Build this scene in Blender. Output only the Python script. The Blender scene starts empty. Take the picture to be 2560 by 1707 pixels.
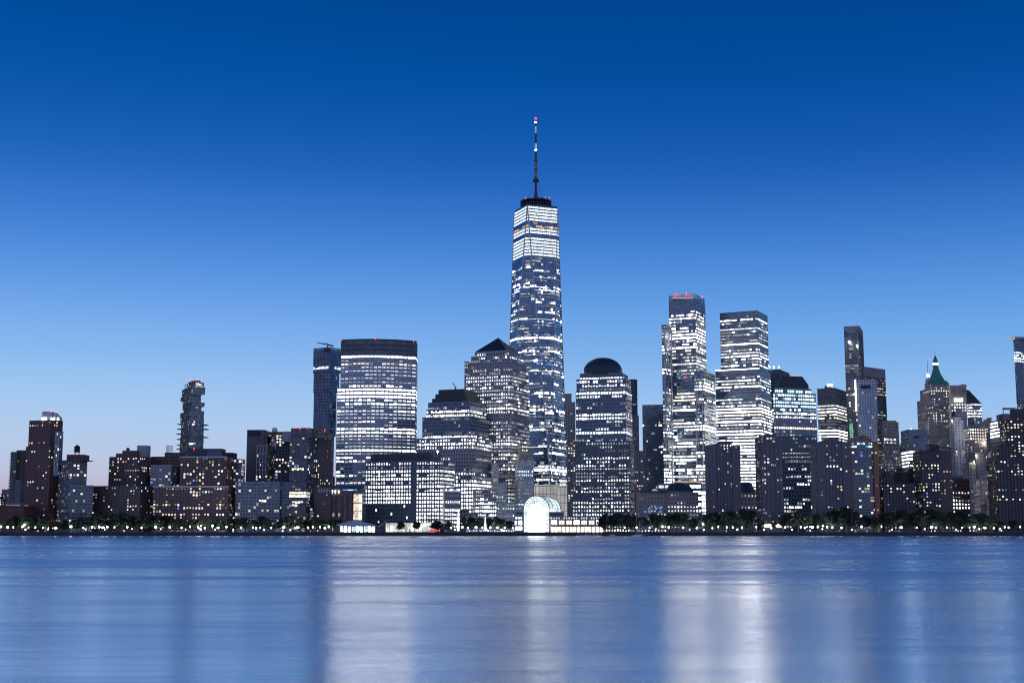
import bpy, math, random
from mathutils import Vector
sc = bpy.context.scene
C = sc.collection
R = math.radians
# ------------------------------------------------------------------ camera
FPX, CU, CV, ZC = 3300.0, 1280.0, 853.5, 5.0
PIT = math.atan((1326 - CV) / FPX)
SP, CP = math.sin(PIT), math.cos(PIT)
GZ = 3.4                                    # level of the promenade and streets
cd = bpy.data.cameras.new('camera'); cam = bpy.data.objects.new('camera', cd); C.objects.link(cam)
cd.sensor_width = 36; cd.lens = FPX / 2560 * 36; cd.clip_start = 0.5; cd.clip_end = 30000
cam.location = (0, 0, ZC); cam.rotation_euler = (math.pi / 2 + PIT, 0, 0)
sc.camera = cam

def tx(u, v): return ((u - CU) / FPX) / (CP - (CV - v) / FPX * SP)
def zz(v, D):
    b = (CV - v) / FPX
    return ZC + D * (SP + b * CP) / (CP - b * SP)
def xx(u, v, D): return D * tx(u, v)

# ------------------------------------------------------------------ materials
def lin(c):
    return tuple(((x / 255) / 12.92 if x / 255 <= .04045 else ((x / 255 + .055) / 1.055) ** 2.4) for x in c)
MATS = {}
def newmat(name):
    m = bpy.data.materials.new(name); m.use_nodes = True
    nt = m.node_tree; nt.nodes.clear()
    return m, nt, nt.nodes, nt.links
def surf(name, col, rough=.75, metal=0., var=.25, scale=.25, spec=.4, panel=None):
    """matt or metal surface with blotchy wear; panel=(w,h) draws joints in the cladding"""
    m, nt, N, L = newmat(name)
    out = N.new('ShaderNodeOutputMaterial'); p = N.new('ShaderNodeBsdfPrincipled')
    L.new(p.outputs[0], out.inputs[0])
    g = N.new('ShaderNodeNewGeometry')
    n = N.new('ShaderNodeTexNoise'); n.inputs['Scale'].default_value = scale; n.inputs['Detail'].default_value = 6
    L.new(g.outputs['Position'], n.inputs['Vector'])
    n2 = N.new('ShaderNodeTexNoise'); n2.inputs['Scale'].default_value = 2.2; n2.inputs['Detail'].default_value = 3
    L.new(g.outputs['Position'], n2.inputs['Vector'])
    ad = N.new('ShaderNodeMath'); ad.operation = 'ADD'
    L.new(n.outputs[0], ad.inputs[0]); L.new(n2.outputs[0], ad.inputs[1])
    mr = N.new('ShaderNodeMapRange'); mr.inputs[1].default_value = .6; mr.inputs[2].default_value = 1.4
    mr.inputs[3].default_value = 1 - var; mr.inputs[4].default_value = 1 + var
    L.new(ad.outputs[0], mr.inputs[0])
    mx = N.new('ShaderNodeVectorMath'); mx.operation = 'SCALE'; mx.inputs[0].default_value = col
    L.new(mr.outputs[0], mx.inputs['Scale']); L.new(mx.outputs[0], p.inputs['Base Color'])
    p.inputs['Roughness'].default_value = rough; p.inputs['Metallic'].default_value = metal
    p.inputs['Specular IOR Level'].default_value = spec
    MATS[name] = m
    return m
def glass(name, col, rough=.12, metal=.5):
    """coated facade glass: each pane tilts a hair so reflections break up"""
    m, nt, N, L = newmat(name)
    out = N.new('ShaderNodeOutputMaterial'); p = N.new('ShaderNodeBsdfPrincipled')
    L.new(p.outputs[0], out.inputs[0])
    g = N.new('ShaderNodeNewGeometry')
    sn = N.new('ShaderNodeVectorMath'); sn.operation = 'SNAP'; sn.inputs[1].default_value = (3.1, 3.1, 4.05)
    L.new(g.outputs['Position'], sn.inputs[0])
    wn = N.new('ShaderNodeTexWhiteNoise'); L.new(sn.outputs[0], wn.inputs[0])
    s = N.new('ShaderNodeVectorMath'); s.operation = 'SUBTRACT'; s.inputs[1].default_value = (.5, .5, .5)
    L.new(wn.outputs['Color'], s.inputs[0])
    k = N.new('ShaderNodeVectorMath'); k.operation = 'SCALE'; k.inputs['Scale'].default_value = .05
    L.new(s.outputs[0], k.inputs[0])
    a = N.new('ShaderNodeVectorMath'); L.new(g.outputs['Normal'], a.inputs[0]); L.new(k.outputs[0], a.inputs[1])
    nn = N.new('ShaderNodeVectorMath'); nn.operation = 'NORMALIZE'; L.new(a.outputs[0], nn.inputs[0])
    L.new(nn.outputs[0], p.inputs['Normal'])
    mr = N.new('ShaderNodeMapRange'); mr.inputs[3].default_value = .7; mr.inputs[4].default_value = 1.25
    L.new(wn.outputs['Value'], mr.inputs[0])
    mx = N.new('ShaderNodeVectorMath'); mx.operation = 'SCALE'; mx.inputs[0].default_value = col
    L.new(mr.outputs[0], mx.inputs['Scale']); L.new(mx.outputs[0], p.inputs['Base Color'])
    p.inputs['Roughness'].default_value = rough; p.inputs['Metallic'].default_value = metal
    MATS[name] = m
def emit(name, col, strength, var=.7, sample=False, scale=.7):
    m, nt, N, L = newmat(name)
    out = N.new('ShaderNodeOutputMaterial'); e = N.new('ShaderNodeEmission'); L.new(e.outputs[0], out.inputs[0])
    e.inputs[0].default_value = (*col, 1)
    if var:
        g = N.new('ShaderNodeNewGeometry'); n = N.new('ShaderNodeTexNoise')
        n.inputs['Scale'].default_value = scale; n.inputs['Detail'].default_value = 3
        L.new(g.outputs['Position'], n.inputs['Vector'])
        mr = N.new('ShaderNodeMapRange'); mr.inputs[1].default_value = .3; mr.inputs[2].default_value = .7
        mr.inputs[3].default_value = strength * (1 - var); mr.inputs[4].default_value = strength * (1 + var)
        L.new(n.outputs[0], mr.inputs[0]); L.new(mr.outputs[0], e.inputs[1])
    else:
        e.inputs[1].default_value = strength
    if not sample: m.cycles.emission_sampling = 'NONE'
    MATS[name] = m
surf('brick_red', (.17, .075, .062)); surf('brick_dark', (.07, .05, .058)); surf('brick_brown', (.13, .09, .08))
surf('brick_orange', (.42, .17, .09)); surf('limestone', (.52, .44, .37), scale=.08); surf('tan_stone', (.42, .35, .30), scale=.1)
surf('granite_mid', (.40, .365, .36)); surf('metal_pale', (.45, .46, .5), .5, .3); surf('granite_dark', (.16, .165, .19)); surf('concrete', (.24, .225, .225))
surf('pale_stone', (.6, .58, .56), scale=.1); surf('metal_dark', (.06, .07, .09), .45, .3); surf('metal_mid', (.22, .25, .29), .45, .5)
surf('steel', (.42, .44, .47), .4, .7); surf('copper_green', (.06, .27, .19), .7); surf('copper_dark', (.04, .055, .065), .42, .35)
surf('white_paint', (.75, .76, .78)); surf('black_paint', (.015, .016, .018), .5); surf('bark', (.055, .04, .03)); surf('wood_pile', (.05, .042, .036))
surf('slab_purple', (.165, .14, .16), var=.1); surf('wall_grey', (.13, .125, .14), var=.12); surf('spandrel_blue', (.17, .21, .27), .45, .3)
surf('soil', (.06, .055, .05)); surf('paving', (.22, .21, .2)); surf('seawall', (.055, .058, .065), .85, scale=.5)
surf('canvas', (.55, .56, .58), .8, var=.1)
glass('gl_dark', (.075, .10, .14), .12, .5); glass('gl_blue', (.15, .23, .35), .1, .7); glass('gl_res', (.10, .12, .15), .15, .5)
glass('gl_tint', (.10, .15, .23), .1, .6)
glass('gl_pale', (.19, .24, .30), .15, .6)
WB = (1.0, .96, .93); WH = (.86, .93, 1.0); WM = (1.0, .86, .67); OR = (1.0, .62, .33)
for nm, c, s in (('W4', WB, 15.0), ('W3', WB, 8.5), ('W2', WH, 1.1), ('W1', WH, .38), ('W0', WH, .16), ('V2', WB, 1.2), ('P4', WH, 3.3), ('P3', WH, 2.0), ('Y3', WM, 1.5), ('Y2', WM, .8), ('Y1', WM, .32),
                 ('O1', OR, .7), ('B1', (.12, .3, 1.0), 1.0), ('R1', (1.0, .12, .1), .9), ('C2', (.6, .92, 1.0), 1.6), ('C1', (.5, .8, 1.0), .4), ('G1', (.4, 1.0, .65), .5)):
    emit(nm, c, s)
emit('podium_glow', (1.0, .95, .97), .4, .25, False, .05); emit('city_flood', (1.0, .9, .75), 65, 0, True); emit('lamp_white', (.86, .94, 1.0), 55, 0, True); emit('lamp_green', (.7, 1.0, .85), 50, 0, True); emit('flood', (.85, .93, 1.0), 160, 0, True)
emit('beacon_red', (1.0, .06, .07), 3.2, 0); emit('beacon_white', (.8, .92, 1.0), 22, 0)
emit('garden_core', (.9, .98, 1.0), 9, .35, True, .15); emit('garden_glow', (.82, .96, 1.0), 1.2, .5, True, .12); emit('garden_vault', (.74, .93, 1.0), 1.2, .6, True, .1); emit('shop_glow', (.98, .97, .95), .9, .75, True, .15)
emit('warm_shop', (1.0, .8, .6), 2.4, .6, True, .2); emit('pylon_glow', (.92, .96, 1.0), 2.2, .5)

# ------------------------------------------------------------------ mesh helpers
class MB:
    def __init__(s): s.v = []; s.f = []; s.m = []
    def add(s, vs, fs, mi=0):
        o = len(s.v); s.v += [tuple(p) for p in vs]; s.f += [tuple(i + o for i in f) for f in fs]; s.m += [mi] * len(fs)
    def hexa(s, p, mi=0):   # 4 bottom (ccw) + 4 top
        s.add(p, [(3, 2, 1, 0), (4, 5, 6, 7), (0, 1, 5, 4), (1, 2, 6, 5), (2, 3, 7, 6), (3, 0, 4, 7)], mi)
    def box(s, x0, x1, y0, y1, z0, z1, mi=0):
        s.hexa([(x0, y0, z0), (x1, y0, z0), (x1, y1, z0), (x0, y1, z0), (x0, y0, z1), (x1, y0, z1), (x1, y1, z1), (x0, y1, z1)], mi)
    def obox(s, A, B, n, t0, t1, z0, z1, mi=0):     # bar along plan edge A-B standing t0..t1 off it
        a0 = (A[0] + n[0] * t0, A[1] + n[1] * t0); a1 = (A[0] + n[0] * t1, A[1] + n[1] * t1)
        b0 = (B[0] + n[0] * t0, B[1] + n[1] * t0); b1 = (B[0] + n[0] * t1, B[1] + n[1] * t1)
        s.hexa([(*a1, z0), (*b1, z0), (*b0, z0), (*a0, z0), (*a1, z1), (*b1, z1), (*b0, z1), (*a0, z1)], mi)
    def prism(s, poly, z0, z1, poly2=None, mi=0):
        n = len(poly); p2 = poly2 or poly
        s.add([(*p, z0) for p in poly] + [(*p, z1) for p in p2],
              [tuple(range(n - 1, -1, -1)), tuple(range(n, 2 * n))] + [(i, (i + 1) % n, n + (i + 1) % n, n + i) for i in range(n)], mi)
    def tube(s, a, b, r0, r1=None, n=6, mi=0):
        a = Vector(a); b = Vector(b); r1 = r0 if r1 is None else r1
        d = (b - a).normalized(); u = d.orthogonal().normalized(); w = d.cross(u)
        ring = lambda c, r: [c + (u * math.cos(2 * math.pi * i / n) + w * math.sin(2 * math.pi * i / n)) * r for i in range(n)]
        s.add(ring(a, r0) + ring(b, r1), [tuple(range(n - 1, -1, -1)), tuple(range(n, 2 * n))] + [(i, (i + 1) % n, n + (i + 1) % n, n + i) for i in range(n)], mi)
    def lathe(s, c, prof, n=16, mi=0):              # prof: (r, z) from bottom to top
        vs = [(c[0] + r * math.cos(2 * math.pi * i / n), c[1] + r * math.sin(2 * math.pi * i / n), z) for r, z in prof for i in range(n)]
        k = len(prof)
        s.add(vs, [tuple(range(n - 1, -1, -1)), tuple(range((k - 1) * n, k * n))] +
              [(j * n + i, j * n + (i + 1) % n, (j + 1) * n + (i + 1) % n, (j + 1) * n + i) for j in range(k - 1) for i in range(n)], mi)
    def sphere(s, c, r, n=10, k=6, mi=0):
        s.lathe((c[0], c[1]), [(max(.001, r * math.sin(math.pi * j / k)), c[2] - r * math.cos(math.pi * j / k)) for j in range(k + 1)], n, mi)
    def quad(s, pts, mi=0): s.add(pts, [tuple(range(len(pts)))], mi)
    def build(s, name, mats, parent=None, smooth=False):
        if not s.v: return None
        mats = mats if isinstance(mats, (list, tuple)) else [mats]
        o = Vector(parent['_o']) if parent is not None and '_o' in parent else Vector((0, 0, 0))
        me = bpy.data.meshes.new(name)
        me.from_pydata([(p[0] - o.x, p[1] - o.y, p[2] - o.z) for p in s.v], [], s.f)
        for m in mats: me.materials.append(MATS[m])
        if len(mats) > 1: me.polygons.foreach_set('material_index', s.m)
        if smooth: me.polygons.foreach_set('use_smooth', [True] * len(s.f))
        ob = bpy.data.objects.new(name, me); C.objects.link(ob)
        if parent is not None:
            ob.parent = parent
            if '_o' in parent: ob['_o'] = list(parent['_o'])
        return ob
def tag(o, label=None, cat=None, group=None, kind=None):
    if label: o['label'] = label
    if cat: o['category'] = cat
    if group: o['group'] = group
    if kind: o['kind'] = kind
    return o
def empty(name, loc, label, cat, group=None):
    o = bpy.data.objects.new(name, None); C.objects.link(o); o.location = loc; o['_o'] = list(loc)
    o.empty_display_size = 2
    return tag(o, label, cat, group)

# ------------------------------------------------------------------ footprints from the photograph's bearings
def quad(uL, uM, uR, v, D, th=0., depth=30.):
    """plan rectangle seen between bearings uL..uR with its near corner on bearing uM"""
    depth = depth or 42; tL = tx(uL, v) if uL is not None else None; tR = tx(uR, v) if uR is not None else None
    t = R(abs(th)); c, s = math.cos(t), math.sin(t)
    if uM is None:
        x0, x1 = tL * D, tR * D
        return [(x0, D), (x1, D), (x1, D + depth), (x0, D + depth)]
    Mx = tx(uM, v) * D
    if th >= 0:
        w = (Mx - tL * D) / (c + tL * s)
        d = (tR * D - Mx) / (s - tR * c) if tR is not None else depth
        if d <= 0 or d > 160: d = min(depth, 60)
        Lp = (Mx - w * c, D + w * s); Rp = (Mx + d * s, D + d * c)
        return [Lp, (Mx, D), Rp, (Lp[0] + d * s, Lp[1] + d * c)]
    w = (tR * D - Mx) / (c - tR * s)
    d = (Mx - tL * D) / (s + tL * c) if tL is not None else depth
    if d <= 0 or d > 160: d = min(depth, 60)
    Rp = (Mx + w * c, D + w * s); Lp = (Mx - d * s, D + d * c)
    return [Lp, (Mx, D), Rp, (Rp[0] - d * s, Rp[1] + d * c)]
def inset(poly, k, ky=None):
    cx = sum(p[0] for p in poly) / len(poly); cy = sum(p[1] for p in poly) / len(poly)
    return [(cx + (p[0] - cx) * k, cy + (p[1] - cy) * (ky or k)) for p in poly]
def octo(poly, c=.25):
    out = []
    n = len(poly)
    for i in range(n):
        a, b = poly[i], poly[(i + 1) % n]
        out += [(a[0] + (b[0] - a[0]) * c, a[1] + (b[1] - a[1]) * c), (a[0] + (b[0] - a[0]) * (1 - c), a[1] + (b[1] - a[1]) * (1 - c))]
    return out

# ------------------------------------------------------------------ buildings
BLD = []            # (uL, uR, short name) for wording what stands before what
WCOD = ['W4', 'W3', 'W2', 'W1', 'W0', 'V2', 'P4', 'P3', 'Y3', 'Y2', 'Y1', 'O1', 'B1', 'R1', 'C2', 'C1', 'G1']
ROW = {'#': (1., 'W4 W3 W4'), 'x': (.86, 'W3 W2 W3 W4 W2 W3 W2 Y3'), 'h': (.6, 'W3 W2 W1 W2 W1 W3 Y2 W1 C1'), 'm': (.93, 'W1 W2 W2 W1'), 'd': (.6, 'W0 W1 W0'), 'o': (.28, 'W2 W1 Y2 W0'),
       '.': (.05, 'W1 W0 Y1'), ' ': (0., 'W0'), 'r': (.10, 'Y2 Y3 V2 Y1 Y2 W1 W0 O1'), 's': (.18, 'Y2 Y3 V2 Y1 W0 W1 O1 W1 Y1 Y2 W0 B1'), 'R': (.4, 'Y3 Y2 V2 Y1 V2'), 'y': (.85, 'Y2 O1 Y1 Y3'),
       'w': (.9, 'Y3 V2 Y3 W3'), 'b': (.5, 'B1 W2 B1'), 'e': (.35, 'R1 W1 R1 W0'), 'c': (.8, 'C2 W3 C2 C1'), 'D': (.35, 'W0 W0 C1 Y1')}
def style(wall, gl, fh, bw, wf, hf, merge=False, pt=.30):
    if fh > 3.7 and .5 <= hf <= .66: hf *= .74 if merge or bw > 5 else .95; wf = wf if wf > .9 else wf * .95
    return dict(wall=wall, gl=gl, fh=fh, bw=bw, wf=wf, hf=hf, merge=merge, pt=pt)
RES_RED = style('brick_red', 'gl_res', 3.1, 3.3, .5, .52); RES_DARK = style('brick_dark', 'gl_res', 3.1, 3.3, .5, .52); RES_BROWN = style('brick_brown', 'gl_res', 3.1, 3.2, .52, .52)
RES_GLASS = style('metal_mid', 'gl_res', 3.2, 2.6, .86, .7); OFF_GRAN = style('granite_mid', 'gl_dark', 4.1, 2.9, .55, .5); OFF_DARK = style('granite_dark', 'gl_dark', 4.1, 2.9, .66, .58)
OFF_RIB = style('spandrel_blue', 'gl_blue', 4.1, 3.0, .94, .62, True); GLASS_T = style('spandrel_blue', 'gl_blue', 4.1, 2.6, .92, .78, True)
LIME = style('limestone', 'gl_dark', 3.8, 3.2, .42, .5); TAN = style('tan_stone', 'gl_dark', 3.8, 3.0, .45, .5)
class Building:
    def __init__(s, name, label, cat, short, u, D, group=None):
        s.root = empty(name, (xx(u, 1320, D), D + 15, GZ), label, cat, group); s.win = []; s.span = [u, u]; s.short = short; s.rng = random.Random(label)
    def tier(s, poly, z0, z1, st, rows='r', seed=0, name='tower_block', cap=.8, skip=None, faces=None):
        """one block: glass core, a proud grid of piers and spandrels, and the lit panes in it"""
        rng = random.Random(seed * 7919 + len(s.win) + int(z1 * 10))
        core = MB(); core.prism(poly, z0, z1)
        ob = core.build(name, st['gl'], s.root)
        g = MB(); H = z1 - z0; nf = max(1, round(H / st['fh'])); fh = H / nf; hf = st['hf']; wf = st['wf']; pt = st['pt']
        vis = []
        n = len(poly)
        for i in range(n):
            A, B = poly[i], poly[(i + 1) % n]; dx, dy = B[0] - A[0], B[1] - A[1]; ln = math.hypot(dx, dy)
            if ln < .3: continue
            nx, ny = dy / ln, -dx / ln
            if nx * -(A[0] + B[0]) / 2 + ny * -(A[1] + B[1]) / 2 > 0 and (faces is None or i in faces): vis.append((A, B, (nx, ny), ln, max(1, round(ln / st['bw']))))
            elif cap: g.obox(A, B, (nx, ny), -.1, .2, z1 - .4, z1 + cap)
        sp = fh * (1 - hf)
        for A, B, nv, ln, nb in vis:
            for j in range(nf + 1):
                zb = z0 + j * fh
                a, b = (max(z0, zb - sp * .55), min(z1, zb + sp * .45))
                g.obox(A, B, nv, -.1, pt + .06, a, b)
            e = ((B[0] - A[0]) / ln, (B[1] - A[1]) / ln); bw = ln / nb; pw = bw * (1 - wf)
            for k in range(nb + 1):
                t0 = max(0, k * bw - pw / 2); t1 = min(ln, k * bw + pw / 2)
                g.obox((A[0] + e[0] * t0, A[1] + e[1] * t0), (A[0] + e[0] * t1, A[1] + e[1] * t1), nv, -.1, pt, z0, z1 - .02)
            if cap: g.obox(A, B, nv, -.4, pt + .15, z1 + .01, z1 + cap)
        g.build('facade', st['wall'], ob)
        for j in range(nf):
            zt = z1 - j * fh; ch = rows[min(len(rows) - 1, int((j + .5) / nf * len(rows)))]
            p, pal = ROW[ch]; pal = pal.split(); rc = rng.choice(pal); prev = None
            for fi, (A, B, nv, ln, nb) in enumerate(vis):
                e = ((B[0] - A[0]) / ln, (B[1] - A[1]) / ln); bw = ln / nb; run = None
                keep = .55 if ch in '#xhmdob' else .12
                for k in range(nb + 1):
                    code = None
                    if k < nb:
                        on = prev if (prev is not None and rng.random() < keep) else rng.random() < p
                        prev = on
                        if on and not (skip and skip(fi, k, nb, j, nf)): code = rc if rng.random() < .55 else rng.choice(pal)
                    if code in ('W4', 'W3') and not st['merge'] and st['bw'] < 5 and rng.random() > st.get('hdr', .16): code = 'P' + code[1]
                    if run and (not st['merge'] or run[1] != code or k - run[0] >= lim):
                        gp = .22 if st['merge'] else bw * (1 - wf) / 2; t0 = run[0] * bw + gp; t1 = k * bw - gp
                        za = zt - fh + sp * .45; zb = zt - sp * .55
                        if ch == 'm': zb = za + (zb - za) * .96; za = za + (zb - za) * rng.choice((.3, .45, .5))
                        elif ch in 'xho' and not st['merge'] and rng.random() < .3: zb = zb - (zb - za) * rng.choice((.3, .5))
                        elif ch in 'rsRy' and rng.random() < .3: za += (zb - za) * .35
                        q = [(A[0] + e[0] * t + nv[0] * .07, A[1] + e[1] * t + nv[1] * .07, z) for t, z in ((t0, za), (t1, za), (t1, zb), (t0, zb))]
                        s.win.append((q, run[1], (t1 - t0) * (zb - za) * (1 if fi == 0 else .6)))
                        run = None
                    if code and not run: run = [k, code]; lim = rng.choice((2, 3, 3, 4, 6))
        return ob
    def pane(s, q, code): s.win.append((q, code, 1e4))
    def box(s, poly, z0, z1, mat, name, poly2=None):
        m = MB(); m.prism(poly, z0, z1, poly2); return m.build(name, mat, s.root)
    def beacon(s, u, v, D, mat='beacon_red', r=.8, name='beacon'):
        if mat == 'beacon_red': r *= .85
        m = MB(); m.sphere((xx(u, v, D), D, zz(v, D)), r); m.tube((xx(u, v, D), D, zz(v, D) - 2.5), (xx(u, v, D), D, zz(v, D)), .15); return m.build(name, mat, s.root)
    def tank(s, u0, u1, v0, v1, D, mat='wood_pile'):
        """rooftop water tank on legs with a conical lid; v0 top, v1 roof"""
        x = xx((u0 + u1) / 2, v0, D); r = (xx(u1, v0, D) - xx(u0, v0, D)) / 2; zt, zb = zz(v0, D), zz(v1, D); h = zt - zb
        m = MB(); m.lathe((x, D + 5), [(r, zb + h * .25), (r, zb + h * .78), (r * 1.08, zb + h * .78), (r * .2, zt)], 12)
        for sx in (-1, 1):
            for sy in (-1, 1): m.tube((x + sx * r * .7, D + 5 + sy * r * .7, zb - .3), (x + sx * r * .7, D + 5 + sy * r * .7, zb + h * .3), .25)
        return m.build('water_tank', mat, s.root)
    def done(s, uL=None, uR=None):
        ws = sorted(s.win, key=lambda w: -w[2])
        for q, code, _ in ws[:98]:
            m = MB(); m.quad(q); m.build('window', code, s.root)
        if ws[98:]:
            m = MB()
            for q, code, _ in ws[98:]: m.quad(q, WCOD.index(code))
            tag(m.build('window_field', WCOD, s.root), kind='stuff')
        if uL is not None: BLD.append((uL, uR, s.short))
        return s
def S(name, label, cat, short, uL, uR, D, tiers, fin=None):
    b = Building(name, label, cat, short, (uL + uR) / 2, D)
    zprev = GZ
    for i, t in enumerate(tiers):
        l, m, r, v, d, th, dep, st, rows, base = t
        z1 = zz(v, d); z0 = GZ - .2 if base == 'g' else (zprev if base == 's' else zz(base, d))
        b.tier(quad(l, m, r, v, d, th, dep), z0, z1, st, rows, i + 1); zprev = z1
    b.zt = zprev
    if fin: fin(b)
    return b.done(uL, uR)
def ph(b, l, r, v0, v1, D, mat='metal_dark', name='penthouse', dep=12, th=0, m=None):
    return b.box(quad(l, m, r, v0, D, th, dep), zz(v1, D), zz(v0, D), mat, name)
RB = 'rrsrrrRrrrrrsrr'
# ---- left quarter
S('apartment_block', 'low distant dark block at the left edge behind the brick base', 'building', 'the low dark block at the left edge', -15, 26, 1900,
  [(-15, None, 5, 1236, 1900, 0, 30, RES_DARK, 'R', 'g'), (5, None, 27, 1224, 1910, 0, 30, RES_GLASS, '.', 'g')])
S('school', 'low brown brick building at the left edge below the striped tower', 'building', 'the low brown brick building', -15, 60, 1318,
  [(-15, None, 62, 1266, 1318, 0, 28, style('brick_red', 'gl_res', 7, 9, .3, .2), 'r.', 'g'), (14, None, 60, 1259, 1330, 0, 12, style('concrete', 'gl_dark', 4, 4, .9, .5, True), 'y', 1266)])
def f(b):
    ph(b, 39, 53, 1198.5, 1262, 1376, 'concrete', 'stair_tower', 6)
    for k in range(30):
        z = GZ + 8 + k * 3.05
        if z < zz(1136, 1400):
            m = MB(); x0, x1 = xx(27, 1180, 1400), xx(41, 1180, 1400); m.box(x0 - 1.2, x1 - 2, 1397.6, 1399.6, z, z + .9); m.build('balcony', 'concrete', b.root)
S('apartment_tower', 'narrow apartment tower with stacked balconies at far left', 'skyscraper', 'the balconied apartment tower', 27, 70, 1400,
  [(28, None, 42, 1131, 1400, 0, 22, style('concrete', 'gl_res', 3.05, 3, .8, .6), 'rsrr.rr', 'g'), (41.6, None, 70, 1127, 1404, 0, 24, style('brick_brown', 'gl_res', 3.05, 4.2, .3, .45), 'r.rr.r', 'g')], f)
def f(b):
    D = 1352; x0, x1, x2 = xx(104, 1040, D), xx(131, 1040, D), xx(148, 1040, D); zb, zt, zm = zz(1051, D), zz(1028, D), zz(1043, D)
    m = MB(); pts = [(x0, zb), (x2, zb), (x2, zm), (x1 + 2, zt - 1.2), (x1 - 4, zt), (x0, zt)]
    m.add([(x, D, z) for x, z in pts] + [(x, D + 9, z) for x, z in pts], [tuple(range(6)), tuple(range(11, 5, -1))] + [(i + 6, (i + 1) % 6 + 6, (i + 1) % 6, i) for i in range(6)])
    m.build('roof_fin', 'pale_stone', b.root)
    m = MB(); m.add([(x1, D - .3, zb), (x1 + .8, D - .3, zb), (x1 + .8, D - .3, zt - .5), (x1, D - .3, zt - .5), (x1, D + .1, zb), (x1 + .8, D + .1, zb), (x1 + .8, D + .1, zt - .5), (x1, D + .1, zt - .5)],
        [(0, 1, 2, 3), (0, 3, 7, 4), (1, 5, 6, 2)]); m.build('fin_rib', 'metal_dark', b.root)
    for u in (106, 110, 114, 130, 134, 146):
        x = xx(u, 1049, D); z = zz(1050, D); b.pane([(x - .8, D - .6, z), (x + .8, D - .6, z), (x + .8, D - .6, z + 2.2), (x - .8, D - .6, z + 2.2)], 'W4')  # glowing panes stand in for floodlights at the foot of the fin
    b.beacon(106, 1026, D, r=.5); b.beacon(128, 1026, D, r=.5)
    # glazed corner bay
    b.tier(quad(138, 150, 158, 1080, 1338, 25), zz(1189, 1338), zz(1080, 1338), style('metal_mid', 'gl_pale', 3.1, 2.2, .8, .75), 'rsrr.r', 5, 'glass_bay')
S('apartment_tower', 'tallest red brick apartment tower at far left with a pale sail roof fin', 'skyscraper', 'the tall red brick tower with the sail fin', 64, 160, 1344,
  [(65.5, 128, 155, 1116, 1344, 24, None, RES_RED, 'rrrRrrrrrrsrrrR', 'g'), (74, 128, 157, 1051, 1348, 24, None, RES_RED, 'Rs.r.rsrr', 's')], f)
def f(b):
    ph(b, 167, 211, 1136, 1152, 1312, 'brick_red', 'penthouse', 16); b.tank(182, 196.5, 1111, 1136, 1314, 'black_paint')
    ph(b, 149, 222, 1150, 1151.5, 1302, 'metal_dark', 'roof_cornice', 14)
S('apartment_tower', 'dark apartment tower with a black water tank on its roof', 'skyscraper', 'the dark tower with the water tank', 142, 234, 1305,
  [(142, 176, 234, 1214, 1302, -30, None, RES_GLASS, 'rsrrsrRr', 'g'), (148, 174, 218.5, 1151, 1308, -30, None, style('granite_dark', 'gl_res', 3.1, 3.2, .6, .62), 'rRsRsrr', 's')], f)
def f(b):
    ph(b, 306, 345, 1126, 1142, 1345, 'brick_brown'); b.tank(312, 321, 1118, 1127, 1342); ph(b, 343, 369, 1113, 1142, 1350, 'granite_mid', 'lift_tower')
    ph(b, 290, 340, 1133, 1142, 1338, 'brick_red', 'roof_setback')
S('apartment_block', 'broad stepped brown brick apartment block with two roof huts', 'building', 'the stepped brown brick block', 232, 384, 1318,
  [(232, 352, 386, 1215, 1312, 20, None, RES_BROWN, 'srrRrrsr', 'g'), (274, 344, 378, 1142, 1330, 22, None, RES_BROWN, 'RsRrrr', 's')], f)
def f(b):
    m = MB(); D = 1378; xs = [xx(u, 1120, D) for u in (416, 428)]; z0, z1 = zz(1134, D), zz(1113, D)
    for x in xs + [sum(xs) / 2]:
        for y in (D, D + 5): m.tube((x, y, z0), (x, y, z1), .22)
    for k in range(4):
        z = z0 + (z1 - z0) * (k + .6) / 4
        for y in (D, D + 5): m.tube((xs[0] - .2, y, z), (xs[1] + .2, y, z), .18)
    m.build('roof_frame', 'metal_dark', b.root)
S('apartment_block', 'dark red brick block with an open steel roof frame', 'building', 'the dark brick block with the steel roof frame', 376, 452, 1370,
  [(378, None, 452, 1143, 1370, 0, 30, RES_RED, '.rRrrr', 'g'), (412, None, 450, 1133, 1374, 0, 22, RES_RED, '.', 's')], f)
S('apartment_block', 'slim block with a wide lit glass corner beside the stepped brown block', 'building', 'the slim block with the lit corner', 376, 430, 1340,
  [(377, None, 428, 1164, 1340, 0, 24, style('granite_mid', 'gl_res', 3.1, 2.8, .7, .6), 'rsRryyR', 'g')])
def f(b):
    b.box(quad(470, None, 555, 1121, 1345, 0, 18), zz(1143, 1345), zz(1121, 1345), 'metal_dark', 'penthouse')
    m = MB()
    for k in range(7):
        z = zz(1141, 1345) + k * 1.15; m.box(xx(518, 1130, 1345), xx(554, 1130, 1345), 1344.6, 1345.1, z, z + .5)
    m.build('louvre', 'metal_mid', b.root); b.beacon(485, 1120, 1344, r=.8)
    for v, l, r, D in ((1217, 384, 571, 1303.4), (1143, 451, 568, 1333)):
        m = MB(); x0, x1 = xx(l, v, D), xx(r, v, D); z = zz(v, D); m.box(x0 - .4, x1 + .4, D - 1.3, D - .3, z - .2, z + .9); m.build('cornice', 'pale_stone', b.root)
S('apartment_block', 'wide two tier red brick apartment block with pale cornices', 'building', 'the wide red brick block with pale cornices', 384, 571, 1306,
  [(384, None, 571, 1217, 1305, 0, 24, style('brick_red', 'gl_res', 3.15, 3.0, .6, .62), 'oRsRsRrRs', 'g'), (451, None, 568, 1143, 1335, 0, 24, style('brick_red', 'gl_res', 3.15, 3.2, .6, .66), 'srsRsr', 's')], f)
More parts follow.
